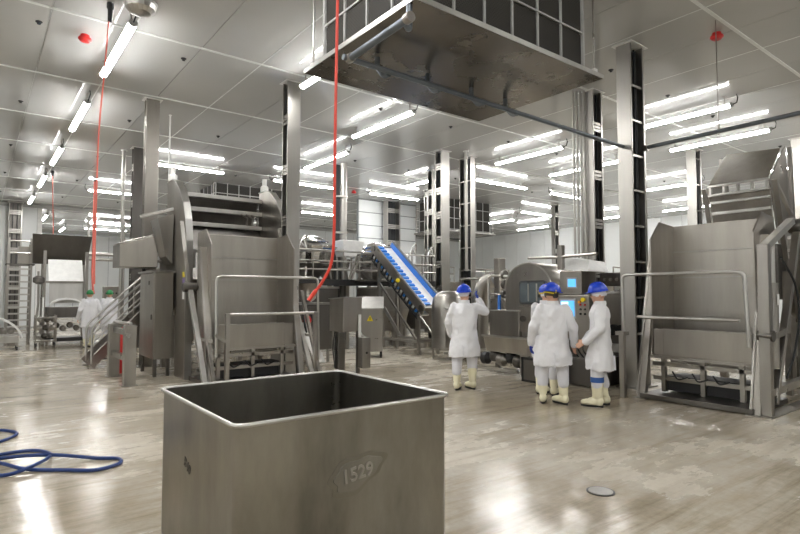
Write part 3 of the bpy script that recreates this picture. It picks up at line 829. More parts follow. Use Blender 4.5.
# stands left of the plate
B(2.72, 3.06, 11.28, 12.4, .34, 2.02).build('body', 'steel_warm', cb, bevel=.008)
B(2.705, 2.72, 11.31, 12.37, .37, 1.99).build('door', 'steel_warm', cb, bevel=.004)
B(2.69, 2.706, 11.62, 11.68, 1.78, 1.86).build('lock', 'steel_dark', cb)
B(2.69, 2.706, 11.40, 11.46, 1.1, 1.2).build('latch', 'steel_dark', cb)
B(2.66, 3.1, 11.24, 12.44, 2.02, 2.06).build('rain_top', 'steel', cb)
for x in (2.76, 3.0):
    for y in (11.34, 12.32): B(x - .03, x + .03, y - .03, y + .03, 0, .34).build('leg', 'steel_dark', cb)
# stickers on the mixer leg
for z, mname, h in ((1.92, 'yellow', .1), (1.78, 'sticker_purple', .12), (1.5, 'sticker_white', .24)):
    B(3.09, 3.098, 10.66, 10.78, z, z + h).build('sticker', mname, mx_)

# control box on a bracket
cx = thing('control_box', 'steel control box with sloped hood on bracket above the stairs', 'control box', (2.68, 12.45, 2.15))
MB().hexa([(2.25, 12.15, 2.15), (2.95, 12.05, 2.15), (2.95, 12.85, 2.15), (2.25, 12.85, 2.15)],
          [(2.25, 12.15, 2.62), (2.95, 12.05, 2.82), (2.95, 12.85, 2.82), (2.25, 12.85, 2.62)]).build('body', 'steel_warm', cx, bevel=.01)
MB().hexa([(2.24, 12.14, 2.63), (2.96, 12.04, 2.83), (2.96, 12.86, 2.83), (2.24, 12.86, 2.63)], [(2.34, 12.14, 2.68), (2.96, 12.04, 2.86), (2.96, 12.86, 2.86), (2.34, 12.86, 2.68)]).build('hood', 'steel', cx)
for z in (2.3, 2.62): T([(2.95, 12.5, z), (3.2, 12.4, z)], .03, n=8).build('bracket_arm', 'steel', cx, smooth=True)
MB().beam((2.96, 12.5, 2.32), (3.2, 12.4, 2.6), .03).build('bracket_brace', 'steel_bright', cx)
T([(2.8, 12.6, 2.15), (2.86, 12.62, 1.95), (2.98, 12.62, 1.7), (3.0, 12.64, 1.2), (2.95, 12.66, .8)], .035, n=8, fillet=.2).build('cable_bundle', 'cable_black', cx, smooth=True)

# stairs
st = thing('access_stairs', 'steel access stairs with double handrails at the left mixer', 'stairs', (2.6, 13.7, 0))
n = 7; x0_, x1_, zt = 2.0, 3.35, 1.5
for k in range(n):
    x = x0_ + (x1_ - x0_) * (k + .3) / n; z = zt * (k + 1) / n
    B(x, x + .24, 13.38, 14.12, z - .03, z).build('tread', 'steel_dark', st)
for y in (13.36, 14.14):
    MB().beam((x0_ - .05, y, .08), (x1_ + .1, y, zt + .1), .03, .2, up=(0, 0, 1)).build('stringer', 'steel', st)
    T([(x0_ - .02, y, .1), (x0_ - .02, y, .9), (x1_ - .05, y, 2.2), (x1_ + .25, y, 2.2)], .024, n=8, fillet=.12).build('handrail', 'steel_bright', st, smooth=True)
    for dz in (.3, .6):
        T([(x0_ + .02, y, .9 - dz), (x1_, y, 2.25 - dz)], .018, n=8).build('knee_rail', 'steel_bright', st, smooth=True)
    T([(x1_ - .4, y, 1.1), (x1_ - .4, y, 1.86)], .022, n=8).build('rail_post', 'steel', st, smooth=True)
    B(x0_ - .08, x0_ + .04, y - .05, y + .05, 0, .03).build('foot', 'steel', st)
B(x1_, 3.9, 13.3, 14.2, zt - .02, zt + .02).build('landing', 'steel_dark', st)
for x in (x1_ + .05, 3.85):
    for y in (13.36, 14.14): B(x - .03, x + .03, y - .03, y + .03, 0, zt - .02).build('leg', 'steel', st)

# guard frame with extinguisher
gf = thing('guard_frame', 'square steel guard posts around the red extinguisher', 'guard rail', (2.15, 11.2, 0))
for y, w_ in ((10.55, .095), (11.95, .095)):
    B(2.15 - w_, 2.15 + w_, y - w_, y + w_, 0, 1.05 if y < 11 else 1.02).build('post', 'steel', gf, bevel=.008)
    B(2.15 - .13, 2.15 + .13, y - .13, y + .13, 0, .015).build('foot_plate', 'steel', gf)
for z in (.86, .40): B(2.11, 2.19, 10.64, 11.86, z, z + .1).build('crossbar', 'steel', gf, bevel=.005)
T([(2.15, 10.5, 1.08), (2.15, 11.9, 1.06)], .03, n=8).build('top_bar', 'steel_bright', gf, smooth=True)
fe = thing('fire_extinguisher', 'red fire extinguisher standing between the guard posts', 'extinguisher', (2.35, 12.3, 0))
MB().lathe([(.085, .0), (.095, .02), (.095, .68), (.08, .76), (.045, .82), (.03, .84)], (2.35, 12.3, .0), 20).build('cylinder', 'red', fe, smooth=True)
MB().lathe([(.03, .83), (.03, .9), (.02, .91)], (2.35, 12.3, 0), 12).build('valve', 'black', fe, smooth=True)
MB().beam((2.35, 12.3, .9), (2.35, 12.15, .94), .03, .012).build('lever', 'red', fe)
T([(2.35, 12.28, .87), (2.26, 12.23, .85), (2.24, 12.23, .6), (2.25, 12.25, .35)], .013, n=6, fillet=.06).build('hose', 'black', fe)

# ================================================================== far left hopper line
fh = thing('dumper_hopper', 'far hopper with white curved lid under a dark steel back', 'hopper', (2.3, 21.2, 0))
MB().hexa([(1.42, 21.6, 2.6), (2.98, 21.6, 2.6), (2.98, 21.66, 2.6), (1.42, 21.66, 2.6)], [(1.36, 21.1, 3.55), (3.05, 21.1, 3.55), (3.05, 21.16, 3.55), (1.36, 21.16, 3.55)]).build('back_plate', 'steel_dark', fh, bevel=.006)
MB().sheet([(1.82, 20.9, 2.02), (2.8, 20.9, 2.02), (2.8, 21.35, 2.74), (1.82, 21.35, 2.74)], .01).build('white_lid', 'white_plastic', fh)
MB().sheet([(1.84, 20.86, 1.3), (2.78, 20.86, 1.3), (2.78, 20.9, 2.0), (1.84, 20.9, 2.0)], .01).build('front_sheet', 'steel_bright', fh)
rings = []
for k in range(7):
    a = math.pi * k / 6
    rings.append([(2.31 - .48 * math.cos(a), y, 1.22 + .26 * math.sin(a)) for y in (20.55, 20.8)] + [(2.31 - .45 * math.cos(a), y, 1.2 + .22 * math.sin(a)) for y in (20.8, 20.55)])
MB().ring_loft(rings).build('curved_lip', 'white_plastic', fh, smooth=True)
B(1.78, 2.88, 20.5, 21.4, .85, 1.18).build('trough', 'steel_dark', fh, bevel=.01)
for x in (1.70, 2.88):
    B(x - .04, x + .04, 20.85, 21.0, 0, 3.0).build('guide_post', 'steel', fh)
    B(x - .04, x + .04, 21.5, 21.64, 0, 2.6).build('rear_post', 'steel', fh)
B(1.7, 2.9, 20.82, 20.88, 1.96, 2.02).build('cross_rail', 'steel', fh)
for k in range(6):
    x = 1.85 + .19 * k
    MB().lathe([(.07, -.12), (.1, -.05), (.1, .05), (.07, .12)], (x, 20.7, .5 + .1 * (k % 2)), 10, 'y').build('drive_unit', 'steel_dark' if k % 2 else 'steel', fh, smooth=True)
B(1.75, 2.9, 20.6, 21.3, .08, .2).build('base_frame', 'black', fh)
for x in (1.8, 2.85): B(x - .04, x + .04, 20.62, 20.7, 0, .85).build('leg', 'steel', fh)
# ladder tower
ld = thing('ladder_tower', 'far steel ladder tower against the left back wall', 'ladder', (1.0, 22.0, 0))
for x in (.78, 1.40):
    B(x - .035, x + .035, 21.9, 21.98, 0, 3.45).build('stile', 'steel', ld)
    B(x - .03, x + .03, 22.6, 22.66, 0, 3.3).build('rear_stile', 'steel', ld)
for k in range(11): B(.8, 1.38, 21.86, 22.0, .3 + .21 * k, .35 + .21 * k).build('rung', 'steel_bright', ld)
B(.72, 1.5, 21.85, 22.7, 2.56, 2.6).build('landing', 'steel_dark', ld)
for z in (2.95, 3.35): T([(.78, 21.94, z), (1.4, 21.94, z), (1.4, 22.63, z)], .025, n=8, fillet=.05).build('handrail', 'steel_bright', ld, smooth=True)
B(1.05, 1.36, 22.3, 22.6, 2.62, 3.2).build('switch_box', 'steel_warm', ld)
# trolley of valves
tv = thing('pump_trolley', 'far wheeled pump trolley with round steel valves', 'trolley', (1.7, 20.1, 0), group=None)
for z in (.14, .85): B(1.42, 1.98, 19.85, 20.3, z, z + .04).build('deck', 'steel', tv)
for x in (1.44, 1.96):
    for y in (19.87, 20.28): B(x - .018, x + .018, y - .018, y + .018, .1, .95).build('post', 'steel', tv)
for k in range(9):
    x = 1.5 + .17 * (k % 3) + .03 * (k // 3); z = .32 + .25 * (k // 3)
    MB().lathe([(.03, -.1), (.09, -.04), (.09, .04), (.03, .1)], (x, 20.02, z), 10, 'y').build('valve', ('steel_bright', 'steel_dark', 'steel')[k % 3], tv, smooth=True)
for x in (1.46, 1.94):
    for y in (19.9, 20.26): MB().lathe([(.05, -.02), (.06, -.01), (.06, .01), (.05, .02)], (x, y, .06), 12, 'x').build('wheel', 'rubber', tv)
T([(1.46, 20.1, .9), (1.5, 20.1, 1.3), (1.48, 20.1, 2.3)], .03, n=8).build('riser_pipe', 'steel', tv, smooth=True)
T([(1.62, 20.1, .9), (1.62, 20.1, 1.5)], .025, n=8).build('riser_pipe', 'white_plastic', tv, smooth=True)
MB().lathe([(.05, 0), (.16, .06), (.16, .2), (.06, .27)], (1.5, 20.15, 1.9), 14).build('filter_head', 'steel_dark', tv, smooth=True)
# arched chute cart at the left edge
ac = thing('chute_cart', 'low steel cart with white arched chute at the left edge', 'cart', (.75, 19.3, 0))
rings = []
for k in range(9):
    a = R(8 + 82 * k / 8)
    y = 19.25; x = .12 + .98 * math.cos(a) ** 1.0; z = .25 + .75 * math.sin(a)
    rings.append([(x, y, z), (x, y + .4, z), (x - .03, y + .4, z - .05), (x - .03, y, z - .05)])
MB().ring_loft(rings).build('arched_chute', 'white_plastic', ac, smooth=True)
B(.1, 1.0, 19.0, 19.7, .22, .42).build('tray', 'steel_bright', ac, bevel=.01)
for x in (.15, .95):
    for y in (19.05, 19.65):
        B(x - .025, x + .025, y - .025, y + .025, .1, .24).build('leg', 'steel', ac)
        MB().lathe([(.04, -.02), (.05, 0), (.04, .02)], (x, y, .05), 10, 'x').build('wheel', 'rubber', ac)
for k in range(4):
    MB().lathe([(.02, -.1), (.1, -.04), (.1, .04), (.02, .1)], (.2 + .2 * k, 19.35, .55), 10, 'y').build('roller', 'steel', ac, smooth=True)
B(.1, .14, 19.1, 19.6, .42, 1.0).build('frame_post', 'steel', ac)
# ================================================================== pedestal control box by the bin
pd = thing('pedestal_box', 'steel control box on a square pedestal behind the bin', 'control box', (5.5, 8.95, 0))
MB().hexa([(5.31, 8.58, .9), (5.72, 8.58, .9), (5.72, 9.06, .9), (5.31, 9.06, .9)], [(5.31, 8.56, 1.53), (5.72, 8.56, 1.53), (5.72, 9.06, 1.50), (5.31, 9.06, 1.50)]).build('housing', 'steel_warm', pd, bevel=.008)
MB().hexa([(5.295, 8.545, 1.535), (5.735, 8.545, 1.535), (5.735, 9.075, 1.505), (5.295, 9.075, 1.505)], [(5.295, 8.545, 1.55), (5.735, 8.545, 1.55), (5.735, 9.075, 1.52), (5.295, 9.075, 1.52)]).build('lid', 'steel_bright', pd)
B(5.42, 5.56, 8.9, 9.04, 0, .92).build('post', 'steel', pd, bevel=.006)
B(5.62, 5.68, 8.56, 8.62, .0, .92).build('conduit', 'steel_dark', pd)
B(5.36, 5.62, 8.84, 9.1, 0, .015).build('foot_plate', 'steel', pd)
B(5.61, 5.79, 8.38, 8.54, .24, .80).build('socket_box', 'steel', pd, bevel=.008)
MB().lathe([(.02, 0), (.02, -.012)], (5.70, 8.38, .52), 10, 'y').build('socket_lock', 'black', pd)
B(5.62, 5.66, 8.50, 8.54, .80, 1.22).build('white_bar', 'white_plastic', pd)
for k in range(3): T([(5.4 + .04 * k, 9.0, .9), (5.36 + .04 * k, 9.02, .6), (5.4 + .03 * k, 9.0, .2)], .012, n=6, fillet=.1).build('cable', 'cable_black', pd)

# sloped steel cabinet with warning triangle
tc_ = thing('warning_cabinet', 'sloped-top steel cabinet with yellow warning triangle', 'cabinet', (8.0, 11.5, 0))
fx, fy = Vector((.80, -.60, 0)), Vector((.6, .8, 0))
o0 = Vector((7.62, 11.55, 0))
def tp(a, b2, z): return o0 + fx * a + fy * b2 + Vector((0, 0, z))
MB().hexa([tp(0, 0, .16), tp(.6, 0, .16), tp(.6, .5, .16), tp(0, .5, .16)], [tp(0, 0, 1.22), tp(.6, 0, 1.22), tp(.6, .5, 1.5), tp(0, .5, 1.5)]).build('body', 'steel', tc_, bevel=.01)
MB().hexa([tp(-.02, -.02, 1.225), tp(.62, -.02, 1.225), tp(.62, .52, 1.515), tp(-.02, .52, 1.515)], [tp(-.02, -.02, 1.245), tp(.62, -.02, 1.245), tp(.62, .52, 1.535), tp(-.02, .52, 1.535)]).build('lid', 'steel_bright', tc_)
MB().sheet([tp(.2, -.012, .92), tp(.36, -.012, .92), tp(.28, -.012, 1.07)], .004).build('warning_triangle', 'yellow', tc_)
MB().sheet([tp(.272, -.018, .945), tp(.288, -.018, .945), tp(.29, -.018, 1.02), tp(.27, -.018, 1.02)], .004).build('warning_mark', 'black', tc_)
for a in (.05, .55):
    for b2 in (.05, .45): MB().cyl(tp(a, b2, 0), tp(a, b2, .17), .03, n=8).build('foot', 'black', tc_)
rings = []
for k in range(6):
    u = k / 5
    p = tp(-.05 + .32 * u * u * .9, -.08, .95 - .62 * u + .12 * u * u)
    rings.append([p, p + fy * -.22, p + fy * -.22 + Vector((.02, 0, .02)), p + Vector((.02, 0, .02))])
MB().ring_loft(rings).build('discharge_chute', 'steel_bright', tc_, smooth=True)

# ================================================================== blue inclined conveyor
cv = thing('incline_conveyor', 'inclined conveyor with blue flighted belt and steel side plates', 'conveyor', (9.5, 12.0, 0))
A = Vector((9.22, 10.95, 1.28)); Bp = Vector((9.22, 13.15, 3.0))
dv = (Bp - A); L = dv.length; u = dv.normalized(); up = Vector((0, -u.z, u.y)); sx = Vector((1, 0, 0)); CW = .62
def cp(a, w_, h): return A + u * a + sx * w_ + up * h
def cbox(a0, a1, w0, w1, h0, h1): return MB().hexa([cp(a0, w0, h0), cp(a0, w1, h0), cp(a1, w1, h0), cp(a1, w0, h0)], [cp(a0, w0, h1), cp(a0, w1, h1), cp(a1, w1, h1), cp(a1, w0, h1)])
cbox(-.1, L + .1, 0, .02, -.22, .03).build('side_plate', 'steel', cv, bevel=.004)
cbox(-.1, L + .1, CW, CW + .02, -.20, .20).build('side_plate', 'steel', cv, bevel=.004)
cbox(-.05, L + .05, .05, CW - .03, -.02, .0).build('belt', 'white_plastic', cv)
cbox(-.05, L + .05, .025, .05, -.02, .05).build('belt_edge', 'steel_bright', cv)
cbox(-.05, L + .05, CW - .03, CW - .005, -.02, .14).build('belt_edge', 'blue_part', cv)
nfl = 17
for k in range(nfl):
    a = L * (k + .5) / nfl
    cbox(a - .052, a + .03, .055, .27, 0, .045).build('flight', 'blue_belt', cv)
cbox(-.05, L, 0, .04, -.43, -.39).build('return_rail', 'black', cv)
for k in range(nfl):
    a = L * (k + .5) / nfl
    cbox(a - .02, a + .02, 0, .03, -.40, -.21).build('slot', 'dark_slot', cv)
    cbox(a - .05, a + .05, .05, .4, -.36, -.32).build('return_flight', 'blue_belt' if k % 2 else 'white_plastic', cv)
for a in (.02, L): MB().cyl(cp(a, -.03, -.08), cp(a, CW + .05, -.08), .09, n=14).build('end_roller', 'steel_dark', cv, smooth=True)
MB().lathe([(.06, 0), (.06, -.05), (.03, -.06)], tuple(cp(L * .45, 0, -.1)), 12, 'x').build('emergency_stop', 'yellow', cv, smooth=True)
for (x, y, z) in ((9.2, 11.1, 1.1), (9.86, 11.1, 1.1), (9.2, 12.9, 2.5), (9.86, 12.9, 2.5)):
    B(x - .035, x + .035, y - .035, y + .035, 0, z).build('leg', 'steel', cv)
for x in (9.2, 9.86):
    MB().beam((x, 11.1, .35), (x, 12.9, .35), .06).build('base_rail', 'steel_bright', cv)
    MB().beam((x, 11.2, .4), (x, 12.85, 1.9), .05).build('brace', 'steel', cv)
B(9.2, 9.86, 11.07, 11.13, .33, .39).build('base_rail', 'steel', cv)
MB().sheet([(9.0, 11.6, .5), (9.0, 11.75, .5), (9.0, 12.5, 1.25), (9.0, 12.35, 1.25)], .03).build('splash_guard', 'steel_bright', cv)

# vertical drum hopper at the conveyor foot
dh = thing('drum_hopper', 'rounded steel receiving hopper at the foot of the conveyor', 'hopper', (9.4, 10.1, 0))
rings = []
for z, k in ((.28, 1), (1.25, 1), (1.5, .92), (1.62, .7), (1.68, .4)):
    rings.append([(9.35 + .5 * k * math.cos(2 * math.pi * i / 20), 10.05 + .42 * k * math.sin(2 * math.pi * i / 20), z) for i in range(20)])
MB().ring_loft(rings).build('drum', 'steel', dh, smooth=True)
B(8.95, 9.5, 9.5, 9.8, .3, 1.12).build('side_box', 'steel_warm', dh, bevel=.01)
MB().sheet([(8.93, 9.48, 1.12), (9.52, 9.48, 1.12), (9.52, 9.82, 1.24), (8.93, 9.82, 1.24)], .02).build('side_lid', 'steel_bright', dh)
for x, y in ((9.0, 9.6), (9.7, 9.8), (9.0, 10.3), (9.7, 10.35)): MB().cyl((x, y, 0), (x, y, .3), .03, n=8).build('leg', 'steel', dh)
B(8.6, 10.1, 9.42, 9.48, .2, .26).build('kick_rail', 'steel_bright', dh)
# tall bent chute behind operator
bc = thing('bent_chute', 'bent steel pipe chute with white slide behind the left operator', 'chute', (10.3, 9.9, 0))
T([(10.35, 10.0, .0), (10.35, 10.0, 1.5), (10.4, 9.8, 1.95), (10.6, 9.3, 2.05)], .22, n=14, fillet=.35).build('elbow', 'steel', bc, smooth=True)
MB().lathe([(.23, 0), (.25, .02), (.25, .06), (.2, .07)], (10.52, 9.26, 1.98), 16).build('mouth', 'black', bc, smooth=True)
for k, z in enumerate((0,)):
    MB().sheet([(9.75, 8.55, 1.3), (10.2, 8.35, 1.3), (10.5, 9.1, 2.05), (10.05, 9.3, 2.05)], .015).build('white_slide', 'white_plastic', bc)
    MB().beam((9.73, 8.55, 1.34), (10.03, 9.3, 2.09), .06, .1).build('slide_edge', 'steel', bc)
    MB().beam((10.22, 8.35, 1.34), (10.52, 9.1, 2.09), .06, .1).build('slide_edge', 'steel', bc)
B(9.9, 10.1, 8.6, 8.8, 0, 1.3).build('leg', 'steel', bc)

# ================================================================== grinder
gr = thing('meat_grinder', 'steel grinder with rounded hood, dark window and touch screens', 'machine', (9.2, 6.8, 0))
# base and trough
MB().hexa([(8.42, 6.25, .42), (8.42, 7.95, .42), (9.6, 7.95, .42), (9.6, 6.25, .42)][::-1], [(8.36, 6.2, .74), (8.36, 8.0, .74), (9.7, 8.0, .74), (9.7, 6.2, .74)][::-1]).build('trough', 'steel', gr, bevel=.01)
B(8.34, 8.40, 6.18, 8.02, .72, .76).build('trough_rim', 'steel_bright', gr)
B(8.42, 9.2, 7.08, 7.86, .76, 1.26).build('feed_box', 'steel', gr, bevel=.012)
B(8.41, 9.21, 7.07, 7.87, 1.255, 1.275).build('box_lid', 'steel_bright', gr)
# rounded hood, drum end towards the operators
def hood_ring(x, k):
    cy = 6.93; hw = .58 * k
    return [(x, cy - hw, .76), (x, cy - hw, 1.66)] + [(x, cy - hw * math.cos(R(a)), 1.66 + .55 * k * math.sin(R(a))) for a in range(12, 179, 12)] + [(x, cy + hw, 1.66), (x, cy + hw, .76)]
MB().ring_loft([hood_ring(8.5, .96), hood_ring(8.53, 1.0), hood_ring(9.3, 1.0), hood_ring(9.6, .9)]).build('hood', 'steel', gr, smooth=True)
MB().tube([(x - .0, y, z) for x, y, z in hood_ring(8.5, .99)[1:-1]], .018, n=6).build('hood_rim', 'steel_bright', gr, smooth=True)
wf = MB()
def rrect(y0, y1, z0, z1, r, n=4):
    out = []
    for cy, cz, a0 in ((y1 - r, z0 + r, -90), (y1 - r, z1 - r, 0), (y0 + r, z1 - r, 90), (y0 + r, z0 + r, 180)):
        for k in range(n + 1): a = R(a0 + 90 * k / n); out.append((cy + r * math.cos(a), cz + r * math.sin(a)))
    return out
wf.prism(rrect(6.46, 7.10, 1.40, 1.86, .06), 'x', 8.455, 8.505)
fo = wf.build('window_frame', 'rubber', gr, bevel=.006)
plain('glass_dark', (0.10, 0.12, 0.13), 0.06)
MB().prism(rrect(6.50, 7.06, 1.44, 1.82, .05), 'x', 8.445, 8.456).build('window_pane', 'glass_dark', fo)
for y in (6.65, 6.85): B(8.44, 8.446, y, y + .03, 1.46, 1.8).build('pane_bar', 'steel_bright', fo)
B(8.46, 8.52, 6.42, 7.12, .86, 1.36).build('lower_door', 'steel_warm', gr, bevel=.008)
MB().lathe([(.06, 0), (.06, -.04)], (8.46, 7.0, 1.12), 14, 'x').build('door_knob', 'steel_dark', gr, smooth=True)
# control head with two screens
cn = MB().hexa([(8.42, 5.52, .8), (8.42, 6.16, .8), (8.9, 6.16, .8), (8.9, 5.52, .8)][::-1], [(8.42, 5.52, 1.58), (8.42, 6.16, 1.58), (8.9, 6.16, 1.58), (8.9, 5.52, 1.58)][::-1]).build('console', 'steel_warm', gr, bevel=.01)
B(8.405, 8.42, 5.78, 6.12, 1.17, 1.52).build('screen_bezel', 'grey_paint', cn)
B(8.398, 8.406, 5.81, 6.09, 1.20, 1.48).build('screen', 'screen_blue', cn)
B(8.392, 8.399, 5.93, 6.07, 1.24, 1.46).build('screen_page', 'screen_white', cn)
for k in range(3):
    for j in range(2):
        MB().lathe([(.018, 0), (.018, -.02), (.012, -.025)], (8.42, 5.60 + .09 * j, 1.25 + .08 * k), 10, 'x').build('push_button', ('black', 'steel_dark', 'red')[k], cn)
MB().lathe([(.03, 0), (.03, -.03), (.04, -.035), (.04, -.05)], (8.42, 5.62, 1.5), 12, 'x').build('stop_button', 'yellow', cn)
MB().lathe([(.025, 0), (.025, -.04)], (8.42, 5.70, 1.46), 12, 'x').build('stop_button', 'orange', cn)
B(8.5, 8.95, 5.72, 6.18, 1.6, 2.02).build('upper_console', 'steel_warm', gr, bevel=.01)
B(8.488, 8.50, 5.80, 6.02, 1.70, 1.90).build('small_bezel', 'grey_paint', gr)
B(8.482, 8.489, 5.83, 5.99, 1.73, 1.87).build('small_screen', 'screen_blue', gr)
MB().hexa([(8.5, 5.6, 2.0), (8.5, 6.25, 2.06), (9.2, 6.25, 2.06), (9.2, 5.6, 2.0)][::-1], [(8.8, 5.75, 2.2), (8.8, 6.25, 2.3), (9.3, 6.25, 2.3), (9.3, 5.75, 2.2)][::-1]).build('white_hood', 'white_plastic', gr, bevel=.008)
# undercarriage
for y in (6.4, 7.0, 7.8):
    for x in (8.6, 9.5): B(x - .04, x + .04, y - .04, y + .04, 0, .44).build('leg', 'steel', gr)
for k in range(5):
    MB().lathe([(.05, -.14), (.13, -.06), (.13, .06), (.05, .14)], (8.55 + .05 * (k % 2), 7.2 + .22 * k, .26 + .06 * (k % 2)), 12, 'y').build('motor', ('steel_dark', 'black', 'steel')[k % 3], gr, smooth=True)
B(8.3, 8.36, 7.05, 8.3, .06, .12).build('base_rail', 'steel_bright', gr)
B(8.28, 8.3, 6.5, 6.95, .04, .45).build('splash_panel', 'steel', gr)
B(7.98, 8.02, 5.98, 6.64, .02, .42).build('access_panel', 'steel_dark', gr, bevel=.004)
for (a, b2, c, d_) in ((5.96, 6.66, .40, .44), (5.96, 6.66, 0, .04), (5.96, 6.0, 0, .44), (6.62, 6.66, 0, .44)):
    B(7.97, 8.03, a, b2, c, d_).build('panel_frame', 'black', gr)
B(8.05, 8.45, 5.98, 6.6, .46, .6).build('step', 'steel', gr, bevel=.006)
for y in (6.02, 6.56): B(8.06, 8.1, y, y + .04, 0, .46).build('step_leg', 'steel', gr)
B(8.3, 9.0, 5.3, 5.95, 0.02, .5).build('lower_cabinet', 'steel_dark', gr, bevel=.01)
for k in range(3): T([(8.4, 5.6 + .1 * k, .8), (8.3, 5.6 + .1 * k, .65), (8.35, 5.5 + .1 * k, .5)], .014, n=6, fillet=.08).build('cable', 'cable_black', gr)
# pipework on the hood
T([(8.6, 7.45, 1.95), (8.55, 7.75, 1.98), (8.55, 8.0, 1.98), (8.55, 8.0, 1.3)], .03, n=8, fillet=.1).build('water_pipe', 'steel_bright', gr, smooth=True)
T([(8.6, 7.5, 1.55), (8.55, 7.8, 1.6), (8.55, 7.95, 1.6)], .025, n=8, fillet=.08).build('water_pipe', 'steel', gr, smooth=True)
MB().cyl((8.5, 7.66, 1.28), (8.5, 7.66, 1.58), .035, n=10).build('blue_valve', 'blue_part', gr, smooth=True)
for k in range(3): MB().lathe([(.09, -.03), (.09, .03)], (8.62, 7.62, 1.6 + .2 * k), 14, 'y').build('flange_ring', 'steel_dark', gr, smooth=True)
B(8.6, 8.8, 7.75, 7.9, 1.5, 2.35).build('stand_pipe', 'steel', gr, bevel=.01)
T([(8.5, 6.9, 2.3), (8.5, 6.2, 2.28), (8.5, 5.4, 2.3)], .028, n=8).build('top_bar', 'steel', gr, smooth=True)
B(8.46, 8.56, 6.1, 6.2, 2.05, 2.5).build('bar_post', 'steel', gr, bevel=.01)
# small steps machine right of the grinder, behind the right operator
sm = thing('feeder_unit', 'dark steel feeder with inclined screw behind the right operator', 'machine', (9.3, 5.6, 0))
B(9.35, 9.9, 5.35, 5.9, 1.75, 2.0).build('motor_housing', 'steel_dark', sm, bevel=.015)
for k in range(4): MB().lathe([(.03, 0), (.03, -.03)], (9.35, 5.42 + .12 * k, 1.87), 10, 'x').build('bolt', 'steel', sm)
MB().hexa([(9.2, 5.3, .95), (9.4, 5.3, .85), (9.4, 5.8, .85), (9.2, 5.8, .95)], [(9.3, 5.3, 1.6), (9.9, 5.3, 1.72), (9.9, 5.8, 1.72), (9.3, 5.8, 1.6)]).build('screw_chute', 'steel', sm, bevel=.01)
B(9.25, 9.9, 5.25, 5.85, .1, .85).build('base', 'steel_dark', sm, bevel=.015)
B(9.15, 9.25, 5.3, 5.8, .55, .7).build('tray', 'steel_bright', sm)
for k in range(3): MB().lathe([(.1, -.05), (.1, .05)], (9.18, 5.36 + .16 * k, .95), 12, 'x').build('wheel', 'black', sm)
for x in (9.3, 9.85):
    for y in (5.3, 5.8): B(x - .03, x + .03, y - .03, y + .03, 0, .12).build('foot', 'black', sm)

# ================================================================== raised hopper behind the right tipper
rh = thing('raised_hopper', 'tilted steel infeed hopper raised above the right tipper', 'hopper', (11.3, 4.0, 0))
MB().sheet([(10.95, 3.58, 3.62), (11.75, 3.62, 4.30), (11.75, 4.54, 4.36), (10.95, 4.56, 3.66)], .02).build('top_plate', 'steel_warm', rh, bevel=.004)
for k in range(5):
    y = 3.60 + .235 * k
    B(10.94, 11.02, y - .02, y + .02, 3.46, 3.64).build('slot_bar', 'steel_bright', rh)
for z in (3.46, 3.63): B(10.92, 11.0, 3.56, 4.58, z - .02, z + .02).build('slot_rail', 'steel_bright', rh)
MB().sheet([(11.25, 3.58, 2.55), (11.02, 3.58, 3.45), (11.02, 4.56, 3.45), (11.25, 4.56, 2.55)], .02).build('front_panel', 'steel_warm', rh)
B(11.04, 11.12, 3.58, 4.56, 3.1, 3.15).build('panel_fold', 'steel_bright', rh)
B(10.98, 11.08, 3.58, 4.56, 3.3, 3.34).build('panel_fold', 'steel_bright', rh)
for y in (3.55, 4.57):
    MB().prism([(10.95, 3.62), (11.0, 3.44), (11.3, 2.5), (12.1, 2.5), (11.75, 4.34)], 'y', y, y + .02).build('side_plate', 'steel', rh)
for y in (3.48, 4.65):
    MB().beam((10.95, y, 3.6), (11.4, y, 2.2), .08, .06).build('side_arm', 'steel', rh)
    MB().beam((11.75, y, 4.3), (11.8, y, 2.2), .08, .06).build('side_arm', 'steel', rh)
    MB().beam((11.0, y, 3.55), (11.8, y, 3.0), .06, .05).build('side_brace', 'steel_bright', rh)
    B(11.55, 11.7, y - .06, y + .06, 0, 2.6).build('leg', 'steel', rh)
B(11.3, 12.1, 3.58, 4.56, 1.5, 2.5).build('body', 'steel_dark', rh, bevel=.01)
for k in range(4): B(11.2, 11.26, 3.0, 3.4, 1.9 + .22 * k, 1.95 + .22 * k).build('step_rung', 'steel_bright', rh)
# machinery at the right edge behind the tipper
me = thing('pump_skid', 'steel pump skid with round housings at the right edge', 'machine', (10.9, 3.1, 0))
MB().lathe([(.1, -.3), (.34, -.22), (.36, 0), (.34, .22), (.1, .3)], (10.7, 2.95, 1.55), 18, 'y').build('drum_housing', 'steel_dark', me, smooth=True)
for k in range(5): MB().lathe([(.03, -.14), (.13, -.08), (.13, .08), (.03, .14)], (10.35 + .16 * k, 2.85, 1.0 - .12 * (k % 2)), 12, 'y').build('valve_body', ('steel', 'steel_dark')[k % 2], me, smooth=True)
B(10.2, 11.3, 2.7, 3.2, .12, .2).build('skid', 'steel', me)
for x in (10.25, 11.2):
    for y in (2.75, 3.15): B(x - .04, x + .04, y - .04, y + .04, 0, 1.9).build('frame_post', 'steel', me)
B(10.2, 11.3, 2.72, 3.18, 1.9, 1.96).build('top_frame', 'steel', me)
MB().beam((10.3, 2.9, 1.95), (11.4, 2.9, 2.75), .3, .08).build('inclined_trough', 'steel_bright', me)
B(10.4, 11.0, 2.75, 3.1, .2, .62).build('motor', 'steel_dark', me, bevel=.03)
for k in range(4): T([(10.3 + .2 * k, 2.72, .8), (10.36 + .2 * k, 2.7, .5), (10.3 + .2 * k, 2.75, .22)], .02, n=6, fillet=.1).build('hose', 'cable_black', me)

